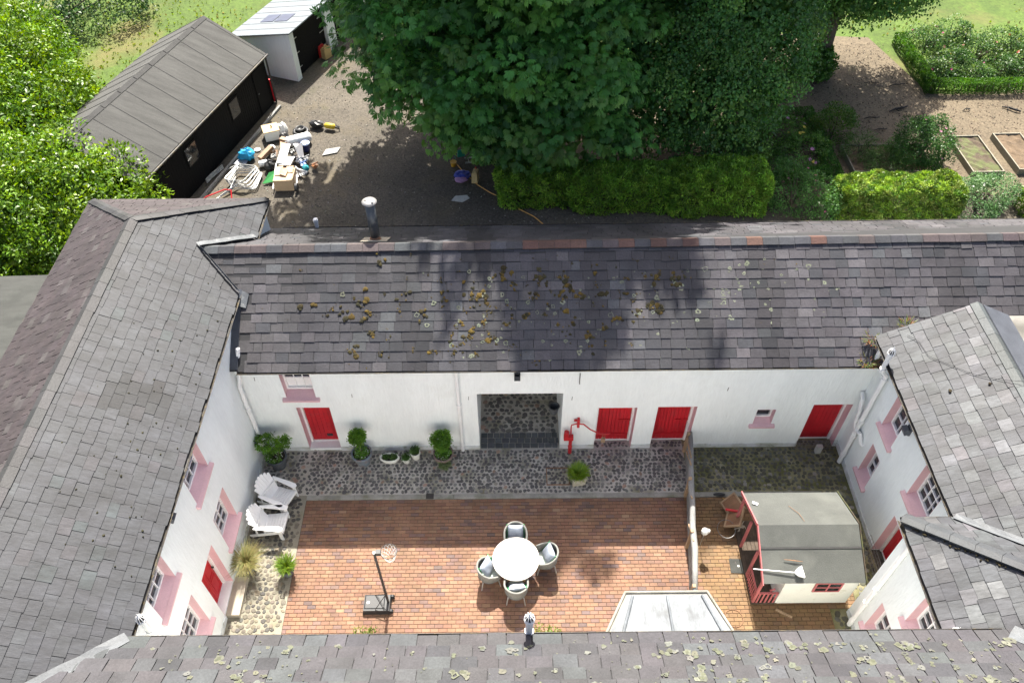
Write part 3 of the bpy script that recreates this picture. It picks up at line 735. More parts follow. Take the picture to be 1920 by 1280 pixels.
lg = MB(); fl_.box(lg, 8.22, 8.40, 4.60, 4.78, 0, .05); lg.obox((-7.16, 8.31, 4.70), (.10, .17, .17), (0, R(25), 0)); lg.build('wall_light', 'lead_dark', lb, True)
nL = Vector((.58, 0, 1)).normalized(); mo = MB()
for _ in range(70):
    y = random.uniform(6.5, 15); x = random.uniform(-9.4, -7.3)
    blob(mo, Vector((x, y, ZE+(XE_-x)*.58+.03)), nL, random.uniform(.012, .03), .02, vary((.03, .028, .012), .3))
mo.build('moss', 'moss', rf, True, 'stuff')

# ------------------------------------------------------------------ house wing on the right: narrow north block and deeper hipped south block
hb = thing('house_wing', 'white house wing with patchy light grey slate roof and pink window surrounds on the right', 'building', (9.55, 10, 0))
fN = Frame((9.55, 0, 0), (0, 1, 0), (-1, 0, 0)); fS = Frame((8.42, 0, 0), (0, 1, 0), (-1, 0, 0))
WN = [(11.22, 11.93, 2.75, 4.06, 2, 3), (11.26, 11.84, .76, 2.02, 2, 3), (9.02, 9.94, 2.66, 4.0, 3, 4)]
WS = [(6.55, 7.5, .72, 2.0, 3, 3), (5.82, 6.78, 2.74, 4.02, 3, 4)]
DN = (8.92, 9.84, .0, 1.78)
mb = MB(); wall(fN, mb, 8.12, 13.4, -.05, 4.43, [w[:4] for w in WN]+[(DN[0], DN[1], -.05, DN[3])]); wall(fS, mb, 2, 8.14, -.05, 4.43, [w[:4] for w in WS])
mb.add([(8.42, 8.14, -.05), (10, 8.14, -.05), (10, 8.14, 4.43), (8.42, 8.14, 4.43)], [(0, 1, 2, 3)])
mb.add([(9.55, 13.4, 0), (13.2, 13.4, 0), (13.2, 13.4, 4.6), (11.41, 13.4, 5.5), (9.55, 13.4, 4.43)], [(0, 1, 2, 3, 4)])
mb.build('wall', 'render', hb, True)
mb = MB(); fN.box(mb, 9.84, 13.1, -.02, .17, 0, .025); mb.build('plinth', 'plinth', hb, True); mb = MB(); fS.box(mb, 5.8, 8.13, -.02, .17, 0, .025); mb.build('plinth', 'plinth', hb, True)
for w in WN: window(fN, hb, *w, .25)
for w in WS: window(fS, hb, *w, .25)
plank_door(fN, hb, *DN, .28, 5, ledges=False)
ZN = 4.45; XN = 9.36; XRN, ZRN = 11.41, 5.60; YV = 8.28; XS = 8.24; t2 = 3.15
A = [(XN, 13.5, ZN), (XN, YV, ZN), (XRN, YV-(XRN-XN), ZRN), (XRN, 13.5, ZRN)]
k = (ZRN-ZN)/(XRN-XN)
Bn = [(XN, YV, ZN), (XS, YV, ZN), (XS+t2, YV-t2, ZN+k*t2), (XN+t2, YV-t2, ZN+k*t2)]
Cw = [(XS, YV, ZN), (XS, 2, ZN), (XS+t2, 2, ZN+k*t2), (XS+t2, YV-t2, ZN+k*t2)]
Ee = [(12.1, 8, 5.2), (12.1, 13.5, 5.2), (XRN, 13.5, ZRN), (XRN, 6, ZRN)]
mb = MB(); deckpoly(mb, [A, Bn, Cw, Ee]); rf = mb.build('roof', 'deck', hb, True)
its = slates(A, pal_right, .265, (.27, .37), gap=.005, tail=.022)+slates(Bn, pal_right, .265, (.27, .37), gap=.005, tail=.022)+slates(Cw, pal_right, .265, (.27, .37), gap=.005, tail=.022)
pieces('slate', its, 'slate_streak', rf)
caps = []; ridge_caps(caps, (XRN, 6.2, ZRN), (XRN, 13.52, ZRN), (-1, 0, -.56), (1, 0, -.56), .52, .17, lambda c: vary((.06, .068, .07), .12))
ridge_caps(caps, (XS-.02, YV+.02, ZN+.02), (XS+t2, YV-t2, ZN+k*t2), (-.55, -1, -.10), (1, .55, -.10), .46, .14, lambda c: vary((.030, .034, .040), .12), .05, .07)
pieces('ridge_tile', caps, 'slate', rf)
MB().box(12.1, 17.4, 7, 13.45, 5.05, 5.2).build('flat_roof', 'concrete', hb, True)
MB().slab([(11.56, 13.46, 5.60), (12.35, 13.46, 5.215), (12.35, 7, 5.215), (11.56, 7, 5.60)], .03).build('side_flashing', 'lead_dark', hb, True)
gutter(hb, (XN-.03, 8.3, ZN-.04), (XN-.03, 13.5, ZN-.04)); gutter(hb, (XS-.03, 5.0, ZN-.04), (XS-.03, YV, ZN-.04)); gutter(hb, (XS, YV+.03, ZN-.04), (XN, YV+.03, ZN-.04), .04)
strip([(XN-.02, YV+.02, ZN+.05), (XN+2.6, YV-2.6, ZN+k*2.6+.06)], .085, ((.7, .7, .35), (-.7, -.7, .35)), .012).build('valley_flashing', 'lead', hb, True)
mo = MB()       # moss fallen along the hip
nW = Vector((-k, 0, 1)).normalized()
for _ in range(90):
    t = random.uniform(.1, 2.6); o = abs(random.gauss(.13, .05)); x = XS+t-o*.2; y = YV-t-o
    blob(mo, Vector((x, y, ZN+k*(x-XS)+.03)), nW, random.uniform(.015, .04), .03, vary((.035, .028, .012), .3))
for x, y in ((9.9, 5.9), (10.05, 5.95), (9.75, 6.05), (10.9, 11.2), (10.2, 11.3)): blob(mo, Vector((x, y, ZN+k*(x-(XS if y < 8 else XN))+.03)), nW, .05, .03, (.03, .022, .01))
mo.build('moss', 'moss', rf, True, 'stuff')
# soil stack in the corner with branches and cowl, second downpipe, wall light, roof cable
sp = pipe(hb, [(9.46, 12.58, 0), (9.46, 12.58, 3.95), (9.28, 12.58, 4.15), (9.28, 12.58, 4.78)], .062, 'soil_pipe', collars=[(9.46, 12.58, .45), (9.46, 12.58, 1.35), (9.46, 12.58, 2.0), (9.46, 12.58, 3.8), (9.28, 12.58, 4.2)])
MB().tube([(9.46, 12.6, 1.55), (9.43, 12.72, 1.75), (9.42, 12.78, 2.2), (9.42, 12.9, 2.55), (9.46, 13.1, 2.6)], .055, 10).build('branch_pipe', 'white_paint', sp, True)
MB().tube([(9.46, 12.55, 1.6), (9.46, 12.35, 1.72), (9.5, 12.2, 1.5), (9.56, 12.15, 1.48)], .055, 10).build('branch_pipe', 'white_paint', sp, True)
cowl(hb, 9.28, 12.58, 4.78, .08)
MB().tube([(9.45, 13.2, 4.42), (9.40, 13.16, 4.1), (9.36, 13.12, 3.95)], .06, 10).build('gutter_outlet', 'white_paint', hb, True)
pipe(hb, [(8.36, 7.8, .02), (8.36, 7.8, 4.1), (8.28, 7.8, 4.36)], .055, collars=[(8.36, 7.8, .25), (8.36, 7.8, 1.3), (8.36, 7.8, 2.0)])
pipe(hb, [(8.26, 5.72, 3.8), (8.26, 5.72, 4.72)], .075, 'vent_pipe'); cowl(hb, 8.26, 5.72, 4.72, .075)
lg = MB(); fN.box(lg, 10.88, 11.06, 3.74, 3.98, 0, .05); lg.obox((9.44, 10.97, 3.86), (.12, .17, .2), (0, R(-20), 0)); lg.build('wall_light', 'lead_dark', hb, True)
P = []
for i, (x, y) in enumerate([(9.9, 13.2), (10.05, 12.9), (10.1, 12.4), (10.45, 11.9), (10.75, 11.5), (11.1, 11.2), (11.4, 10.95), (12.2, 10.6)]): P.append((x, y, (ZN+k*(x-XN)+.05 if x < 11.4 else 5.72)))
MB().tube(P, .005, 5).build('roof_cable', 'black_plastic', hb, True)

# ------------------------------------------------------------------ range under the camera: only its courtyard slope shows
gb = thing('near_range', 'nearest slate roof with yellow-green lichen rings along the bottom of the picture', 'building', (0, 3, 0))
EG, ZG = 5.61, 5.08; kf = .60
A = [(10.2, EG, ZG), (-7.12, EG, ZG), (-9.8, EG-2.68, ZG+kf*2.68), (12, EG-2.68, ZG+kf*2.68)]
Bs = [(-9.8, .25, ZG), (12, .25, ZG), (12, EG-2.68, ZG+kf*2.68), (-9.8, EG-2.68, ZG+kf*2.68)]
mb = MB(); fG = Frame((0, 5.47, 0), (1, 0, 0), (0, 1, 0)); wall(fG, mb, -7.26, 8.41, -.05, 5.05, [(-3.5, -2.6, .1, 2.1), (-1.2, -.2, .9, 2.2)])
mb.add([(-9.8, .4, 0), (12, .4, 0), (12, .4, 5.05), (-9.8, .4, 5.05)], [(0, 1, 2, 3)])
mb.build('wall', 'render', gb, True)
plank_door(fG, gb, -3.5, -2.6, .1, 2.1, .28, 6); window(fG, gb, -1.2, -.2, .9, 2.2, 3, 4)
mb = MB(); deckpoly(mb, [A, Bs]); rf = mb.build('roof', 'deck', gb, True)
its = slates(A, pal_front, .30, (.34, .50), jit=.012, gap=.010)+slates(Bs, pal_front, .30, (.34, .5))
pieces('slate', its, 'slate', rf)
caps = []; ridge_caps(caps, (-9.7, EG-2.68, ZG+kf*2.68), (12, EG-2.68, ZG+kf*2.68), (0, 1, -.6), (0, -1, -.6), .46, .18, pal_cap); pieces('ridge_tile', caps, 'slate', rf)
gutter(gb, (-7.1, EG+.03, ZG-.03), (9.0, EG+.03, ZG-.03), .05)
strip([(-7.1, EG+.02, ZG+.03), (-9.6, EG-2.5, ZG+.58*2.5+.05)], .12, ((.7, -.7, .3), (-.7, .7, .3)), .015).build('valley_flashing', 'lead', gb, True)
strip([(9.05, EG-.05, ZG+.08), (11.4, EG-2.4, ZG+.58*2.4+.1)], .15, ((.7, .7, .3), (-.7, -.7, .3)), .015).build('valley_flashing', 'lead', gb, True)
li = MB(); nG = Vector((0, kf, 1)).normalized()
def gp(x, y): return Vector((x, y, ZG+(EG-y)*kf+.036))
for cx, sx, n in ((3.2, 1.3, 110), (6.3, 1.0, 60), (8.3, .5, 34), (-4.6, 1.4, 46), (0.5, 4.5, 90)):
    for _ in range(n):
        x = random.gauss(cx, sx); y = EG-random.uniform(.05, 1.3); r = random.choice([.010, .014, .02, .028, .038, .05, .075])
        for _ in range(random.choice([1, 1, 2, 3])):
            p = gp(x+random.gauss(0, r*.7), y+random.gauss(0, r*.7)); ring(li, p, nG, r*random.uniform(.6, 1.1), vary(random.choice([(.098, .102, .072), (.09, .094, .072), (.118, .118, .09), (.11, .112, .10)]), .2), random.choice([.08, .12, .2, .5]))
            if random.random() < .5: ring(li, p+nG*.002, nG, r*.55, vary((.085, .09, .06), .25), .1)
li.build('lichen', 'lichen', rf, True, 'stuff')
pipe(gb, [(.27, 5.70, 0), (.27, 5.70, 5.58)], .07, 'vent_pipe', collars=[(.27, 5.70, 5.05)]); cowl(gb, .27, 5.70, 5.58, .09)
# bay window with lead-sheet roof
bz = 2.68; Pb = [(1.52, 5.76), (5.08, 5.76), (4.29, 7.50), (2.47, 7.50)]
mb = MB().prism([(1.62, 5.77), (4.98, 5.77), (4.2, 7.4), (2.56, 7.4)], -.03, bz-.12); by = mb.build('bay', 'white_paint', gb, True)
MB().prism(Pb, bz-.12, bz-.015).build('fascia', 'kerb', by, True)
ins = lambda s: [(3.38+(x-3.38)*s, 5.765+(y-5.765)*s) for x, y in Pb]
q = ins(.955); MB().add([(q[0][0], q[0][1], bz+.16), (q[1][0], q[1][1], bz+.16), (q[2][0], q[2][1], bz+.02), (q[3][0], q[3][1], bz+.02)], [(0, 1, 2, 3)]).add([(p[0], p[1], bz-.02) for p in q]+[(q[0][0], q[0][1], bz+.16), (q[1][0], q[1][1], bz+.16), (q[2][0], q[2][1], bz+.02), (q[3][0], q[3][1], bz+.02)], [(0, 1, 5, 4), (1, 2, 6, 5), (2, 3, 7, 6), (3, 0, 4, 7)]).build('lead_roof', 'zinc', by, True)
for xa, xb in ((2.05, 2.62), (3.36, 3.38), (4.63, 4.15)): MB().tube([(xa+.04, 5.9, bz+.165), (xb, 7.40, bz+.045)], .032, 8).build('lead_roll', 'zinc', by, True)
g = MB(); o = ins(1.0); g.tube([(o[0][0], o[0][1], bz), (o[3][0], o[3][1], bz), (o[2][0], o[2][1], bz), (o[1][0], o[1][1], bz)], .035, 8); g.build('gutter', 'kerb', by, True)
for (xa, ya), (xb, yb) in ((Pb[0], Pb[3]), (Pb[3], Pb[2]), (Pb[2], Pb[1])):
    d = Vector((xb-xa, yb-ya, 0)); Lh = d.length; d.normalize(); nrm = Vector((-d.y, d.x, 0)); fw = Frame((xa+(3.38-xa)*.05, ya+(5.765-ya)*.05, 0), d, nrm)
    wb = MB(); fw.box(wb, .12, Lh*.93, .8, 2.45, -.02, .03); w_ = wb.build('sash', 'white_paint', by, True)
    for i in range(2):
        for j in range(2): pb = MB(); s0 = .2+i*(Lh*.93-.32)/2; fw.box(pb, s0, s0+(Lh*.93-.32)/2-.04, .9+j*.78, 1.62+j*.78, .031, .04); pb.build('pane', 'glass', w_, True)

# ------------------------------------------------------------------ felt-roofed lean-to at the left edge
lt = thing('lean_to', 'low lean-to with streaked grey-green felt roof at the left edge', 'building', (-15.5, 14, 0))
MB().box(-20, -12.25, 10.6, 17.2, -.05, 2.95).build('wall', 'concrete', lt, True)
MB().slab([(-20.1, 10.5, 2.98), (-12.22, 10.5, 3.2), (-12.22, 17.35, 3.2), (-20.1, 17.35, 2.98)], -.06).build('roof', 'felt_green', lt, True)
for y in (12.2, 13.9): MB().slab([(-20.1, y, 3.045), (-12.22, y, 3.265), (-12.22, y+.06, 3.265), (-20.1, y+.06, 3.045)], -.012).build('felt_seam', 'felt_dark', lt, True)

# ------------------------------------------------------------------ black timber shed
sa = math.atan2(9.0, 2.62)       # direction of its long side
SH = thing('timber_shed', 'black timber shed with grey felt pitched roof in the gravel yard', 'shed', (-10.62, 32.1, 0), sa+math.pi)
# local: x runs from the far corner towards the camera, y to the right-hand (back) side
Ls, Ws, ze, zr = 9.3, 5.2, 2.25, 3.62
fo = Frame((0, 0, 0), (1, 0, 0), (0, 1, 0)); sgn = -1
mb = MB(); mb.box(.05, Ls-.05, -Ws+.1, -.1, -.05, ze)
mb.add([(.05, -.1, ze), (.05, -Ws+.1, ze), (.05, -Ws/2, zr-.1)], [(0, 1, 2)]).add([(Ls-.05, -.1, ze), (Ls-.05, -Ws+.1, ze), (Ls-.05, -Ws/2, zr-.1)], [(0, 1, 2)])
wl = mb.build('wall', 'black_board', SH)
for i in range(62): MB().box(.06+i*.15, .06+i*.15+.138, -.1, -.078, 0, ze-.05).build('board', 'black_board', wl)
for (a, b) in ((2.6, 3.25), (5.9, 6.65)):
    w_ = MB(); w_.box(a-.06, b+.06, -.08, -.05, .95, 1.02).box(a-.06, b+.06, -.08, -.05, 1.78, 1.85).box(a-.06, a, -.08, -.05, 1.02, 1.78).box(b, b+.06, -.08, -.05, 1.02, 1.78)
    w_ = w_.build('window', 'black_board', SH); MB().box(a, b, -.09, -.062, 1.02, 1.78).build('pane', 'glass', w_)
for (a, b) in ((.35, 1.2), (8.0, 8.75)):
    dr = MB().box(a, b, -.085, -.045, .05, 2.0).build('door', 'black_board', SH)
    MB().box(b-.16, b-.06, -.045, -.02, .98, 1.02).build('handle', 'steel', dr)
mb = MB(); mb.slab([(-.15, .0, ze), (Ls+.15, .0, ze), (Ls+.15, -Ws/2, zr), (-.15, -Ws/2, zr)], .06); mb.slab([(Ls+.15, -Ws, ze), (-.15, -Ws, ze), (-.15, -Ws/2, zr), (Ls+.15, -Ws/2, zr)], .06)
rf = mb.build('roof', 'shed_felt', SH)
for i in range(10):
    x = .0+i*.98+random.uniform(-.05, .05)
    for side in (0, 1):
        y0, y1 = (0, -Ws/2) if side == 0 else (-Ws, -Ws/2)
        MB().slab([(x, y0, ze+.012), (x+.035, y0, ze+.012), (x+.035, y1, zr+.012), (x, y1, zr+.012)], .012 if side == 0 else -.012).build('felt_lap', 'felt_dark', rf)
for i in range(9): MB().slab([(i*1.04-.1, -Ws/2+.16, zr-.065), (i*1.04+.9, -Ws/2+.16, zr-.065), (i*1.04+.9, -Ws/2, zr+.025), (i*1.04-.1, -Ws/2, zr+.025)], .01).build('ridge_felt', 'felt_dark', rf)
gt = MB().tube([(-.15, .05, ze-.04), (Ls+.15, .05, ze-.04)], .045, 8).build('gutter', 'gutter', SH)
MB().tube([(.02, .02, 0), (.02, .02, ze)], .04, 8).build('downpipe', 'black_plastic', SH)
MB().box(-.03, .03, -.2, .0, 0, 1.1).build('door_edge', 'red_paint', SH)
MB().bar((.3, .35, .02), (7.5, .42, .02), .1, .1).build('edging_board', 'grey_wood', SH)

# ------------------------------------------------------------------ white garage
ga = math.atan2(2.83, 1.09)
GA = thing('garage', 'white rendered garage with pale sheet roof and black double doors beyond the shed', 'garage', (-9.92, 33.87, 0), ga)
# local: x along the front away from the camera, y to the left (depth)
mb = MB(); 
for xa, xb in ((0, .35), (6.4, 7.2)): mb.add([(xa, 0, -.05), (xb, 0, -.05), (xb, 3.2, -.05), (xa, 3.2, -.05), (xa, 0, 2.30), (xb, 0, 2.30), (xb, 3.2, 1.62), (xa, 3.2, 1.62)], [(3, 2, 1, 0), (4, 5, 6, 7), (0, 1, 5, 4), (1, 2, 6, 5), (2, 3, 7, 6), (3, 0, 4, 7)])
mb.box(3.05, 3.75, 0, .45, -.05, 2.18); mb.box(.36, 6.4, 3.0, 3.2, -.05, 1.62)
mb.build('wall', 'render', GA)
for a in (.35, 3.75):
    b = 3.05 if a < 1 else 6.4
    MB().box(a, b, .02, .12, 2.05, 2.30).build('lintel', 'black_board', GA)
    n = 16; w = (b-a)/n
    dr = MB().box(a, b, .20, .24, 0, 2.05).build('door', 'black_board', GA)
    for i in range(n): MB().box(a+i*w+.006, a+(i+1)*w-.006, .17, .20, .02, 2.04).build('board', 'black_board', dr)
    for zz in (.35, 1.05, 1.75):
        for x0, x1 in ((a+.02, a+.42), (b-.42, b-.02)): MB().box(x0, x1, .155, .17, zz, zz+.04).build('strap_hinge', 'tube_metal', dr)
rf = MB().slab([(-.12, -.12, 2.385), (7.4, -.12, 2.385), (7.4, 3.35, 1.65), (-.12, 3.35, 1.65)], .05).build('roof', 'pale_sheet', GA)
for i in range(12): MB().slab([(-.11+i*.6, -.11, 2.393), (-.09+i*.6, -.11, 2.393), (-.09+i*.6, 3.34, 1.662), (-.11+i*.6, 3.34, 1.662)], .012).build('sheet_seam', 'lead', rf)
for a in (1.25,):
    for y0 in (.85, 1.65): gz = lambda y: 2.36-.2118*y+.022; MB().slab([(a, y0, gz(y0)), (a+.75, y0, gz(y0)), (a+.75, y0+.72, gz(y0+.72)), (a, y0+.72, gz(y0+.72))], .02).build('skylight', 'sky_panel', rf)

# ------------------------------------------------------------------ plants
def unit(a): return a/np.maximum(1e-6, np.linalg.norm(a, axis=-1, keepdims=True))
def leafquads(C, D, Nn, L, Wd, fold=.12, wide=.45):
    S = unit(np.cross(D, Nn)); L = L[:, None]; Wd = Wd[:, None]; Nn = np.cross(S, D)
    return np.stack([C, C+D*L*wide+S*Wd/2+Nn*L*fold, C+D*L-Nn*L*fold*.5, C+D*L*wide-S*Wd/2+Nn*L*fold], axis=1)
def tones(n, pal, a=.22, clump=None):
    pal = np.array(pal); idx = rng.integers(0, len(pal), n) if clump is None else (clump*7919 % len(pal))
    t = pal[idx]*(1+rng.uniform(-a, a, (n, 1)))*(1+rng.uniform(-.06, .06, (n, 3)))
    if clump is not None:
        k = rng.uniform(.62, 1.38, clump.max()+1); t = t*k[clump][:, None]
    return np.clip(t, .003, 1)
def lobe_points(lobes, nclump, per, sig, depth=(.78, 1.03), zmin=.05, seed=0, keepout=.80, ball=0.):
    """clumps spread over the outer shell of a union of ellipsoids -> points, outward normals, clump ids"""
    g = np.random.default_rng(seed); lob = np.array(lobes, float)
    ar = (lob[:, 3]*lob[:, 4]+lob[:, 3]*lob[:, 5]+lob[:, 4]*lob[:, 5]); pick = g.choice(len(lob), nclump, p=ar/ar.sum())
    d = unit(g.normal(size=(nclump, 3))); r = g.uniform(*depth, nclump)**1
    c = lob[pick, :3]+d*lob[pick, 3:6]*r[:, None]
    ok = c[:, 2] > zmin
    for j in range(len(lob)):
        q = (((c-lob[j, :3])/lob[j, 3:6])**2).sum(1); ok &= ~((q < keepout**2) & (pick != j))
    c = c[ok]; n = unit(d[ok]/lob[pick[ok], 3:6])
    C = np.repeat(c, per, 0)+g.normal(size=(len(c)*per, 3))*sig; Nn = np.repeat(n, per, 0); ids = np.repeat(np.arange(len(c)), per)
    if ball:      # every clump is a small bough: leaves on the outside of a flattened ball, hollows left between boughs
        m = len(C); d2 = unit(g.normal(size=(m, 3))+Nn*.7+np.array([0, 0, .25])); rb = np.repeat(g.uniform(.55, 1.35, len(c)), per)*ball
        C = np.repeat(c, per, 0)+d2*np.array([1.15, 1.15, .75])*(rb*g.uniform(.35, 1, m)**.5)[:, None]; Nn = unit(d2*.75+Nn*.45)
    k = C[:, 2] > .02
    return C[k], Nn[k], ids[k]
def box_points(boxes, n, rough=.03, seed=0, clump=60, bulge=.0, rnd=0.):
    """points on the clipped faces of box hedges (x0,x1,y0,y1,h)"""
    g = np.random.default_rng(seed); out = []; nn = []
    areas = []
    for (x0, x1, y0, y1, h) in boxes: areas.append(((x1-x0)*(y1-y0), (x1-x0)*h, (x1-x0)*h, (y1-y0)*h, (y1-y0)*h))
    tot = sum(map(sum, areas))
    for b, a in zip(boxes, areas):
        x0, x1, y0, y1, h = b
        for k in range(5):
            m = int(n*a[k]/tot); u = g.random(m); v = g.random(m); dep = np.abs(g.normal(0, rough*1.6, m))-rough*.7
            wav = .05*np.sin(u*17+k)+.04*np.sin(v*23+u*9)
            dep = dep+wav*bulge*10
            if k == 0: p = np.c_[x0+u*(x1-x0), y0+v*(y1-y0), h-dep]; q = (0, 0, 1)
            elif k == 1: p = np.c_[x0+u*(x1-x0), y0+dep, v*h]; q = (0, -1, 0)
            elif k == 2: p = np.c_[x0+u*(x1-x0), y1-dep, v*h]; q = (0, 1, 0)
            elif k == 3: p = np.c_[x0+dep, y0+u*(y1-y0), v*h]; q = (-1, 0, 0)
            else: p = np.c_[x1-dep, y0+u*(y1-y0), v*h]; q = (1, 0, 0)
            out.append(p); nn.append(np.tile(np.array(q, float), (m, 1)))
    C = np.concatenate(out); Nn = np.concatenate(nn); r = rnd
    if r:
        j = 0
        for b, a in zip(boxes, areas):
            m = sum(int(n*x/tot) for x in a); P = C[j:j+m]; x0, x1, y0, y1, h = b
            Q = np.c_[np.clip(P[:, 0], x0+r, x1-r), np.clip(P[:, 1], y0+r, y1-r), np.minimum(P[:, 2], h-r)]; d = P-Q; L = np.linalg.norm(d, axis=1, keepdims=True)
            lump = 1+.22*np.sin(P[:, :1]*2.6+b[0])*np.sin(P[:, 1:2]*3.1+P[:, 2:]*2.3)+.12*np.sin(P[:, :1]*7.3+P[:, 2:]*5)
            C[j:j+m] = Q+d/np.maximum(L, 1e-4)*np.minimum(L, r)*lump; Nn[j:j+m] = unit(Nn[j:j+m]*.4+d/np.maximum(L, 1e-4)); j += m
    return C, Nn
def leafy(C, Nn, ln, wd, pal, ids=None, out=.55, droop=-.1, rand=.8, a=.2, fold=.12):
    n = len(C); D = unit(Nn*out+rng.normal(size=(n, 3))*rand*.6+np.array([0, 0, droop]))
    N2 = unit(Nn*.8+rng.normal(size=(n, 3))*.55+np.array([0, 0, .35]))
    V = leafquads(C, D, N2, rng.uniform(.7, 1.25, n)*ln, rng.uniform(.8, 1.2, n)*wd, fold)
    return V, tones(n, pal, a, ids)
def stems(parent, base, tops, r0=.05, name='stems', mat='bark', n=6, kind=None):
    mb = MB(); b = Vector(base)
    for t in tops:
        t = Vector(t); m = b.lerp(t, .5)+Vector((random.uniform(-.1, .1), random.uniform(-.1, .1), .05))*(t-b).length*.4
        mb.tube([b, m, t], [r0, r0*.65, r0*.25], n)
    return mb.build(name, mat, parent, True, kind)
def shrub(name, label, cat, lobes, pal, nclump=300, per=40, sig=.14, ln=.1, wd=.05, mat='leaf', seed=1, group=None, flowers=None, droop=-.1, out=.55, rand=.8, depth=(.7, 1.03), a=.22):
    l0 = lobes[0]; root = thing(name, label, cat, (l0[0], l0[1], 0), 0, group)
    C, Nn, ids = lobe_points(lobes, nclump, per, sig, depth, seed=seed, ball=sig*2.2)
    V, T = leafy(C, Nn, ln, wd, pal, ids, out, droop, rand, a)
    if nclump > 1000:      # big bushes are leafy right through
        C2, N2, id2 = lobe_points(lobes, nclump//2, 16, sig, (.3, .78), seed=seed+7, keepout=0., ball=sig*2.6); V2, T2 = leafy(C2, N2, ln*1.5, wd*1.6, pal, id2, out, droop, rand, a); V = np.concatenate([V, V2]); T = np.concatenate([T, T2])
    quads('foliage', V, mat, T, root, 'stuff')
    stems(root, (l0[0], l0[1], 0), [(l[0]+random.uniform(-.4, .4)*l[3], l[1]+random.uniform(-.4, .4)*l[4], l[2]+l[5]*random.uniform(.2, .7)) for l in lobes for _ in range(4)], .04+.012*l0[5])
    if flowers: blossoms(root, lobes, *flowers, seed=seed)
    return root
def blossoms(root, lobes, n, size, pal, zb=.3, seed=0):
    g = np.random.default_rng(seed+99); C, Nn, ids = lobe_points(lobes, n, 1, .04, (.97, 1.06), seed=seed+50)
    k = Nn[:, 2] > -.1; C = C[k]+Nn[k]*.04; Nn = Nn[k]; Vs = []; Ts = []
    for c, nn in zip(C, Nn):
        up = unit(nn+np.array([0, -.2, .8])); s = size*g.uniform(.6, 1.3); col_ = np.array(pal[g.integers(len(pal))])*g.uniform(.85, 1.1)
        a0 = unit(np.cross(up, [1, 0, .1])); b0 = np.cross(up, a0)
        for j in range(6):
            t = 2*math.pi*j/6; D = unit(a0*math.cos(t)+b0*math.sin(t)+up*.5)
            Vs.append(leafquads(c[None], D[None], up[None], np.array([s]), np.array([s*.8]))[0]); Ts.append(col_)
    if Vs: quads('flowers', np.array(Vs), 'petal', np.array(Ts), root, 'stuff')
G_LAUREL = [(0.120, 0.224, 0.012), (0.088, 0.182, 0.011), (0.157, 0.258, 0.017), (0.062, 0.142, 0.011)]
G_DARK = [(.028, .075, .020), (.02, .058, .016), (.038, .09, .022)]
G_CHEST = [(0.084, 0.235, 0.044), (0.069, 0.197, 0.039), (0.114, 0.279, 0.051), (0.057, 0.169, 0.034), (0.144, 0.309, 0.058), (.15, .29, .065)]
G_LIME = [(0.072, 0.186, 0.044), (0.093, 0.221, 0.052), (0.129, 0.256, 0.052), (0.057, 0.153, 0.037)]
G_YEL = [(0.199, 0.312, 0.042), (0.145, 0.259, 0.035), (0.244, 0.329, 0.073), (0.100, 0.199, 0.031)]
G_MID = [(.075, .19, .028), (.10, .22, .034), (.055, .14, .024)]
G_BLUE = [(0.098, 0.203, 0.071), (0.075, 0.165, 0.060), (0.135, 0.232, 0.098)]
G_BOX = [(0.053, 0.152, 0.015), (0.040, 0.119, 0.013), (0.073, 0.178, 0.017)]

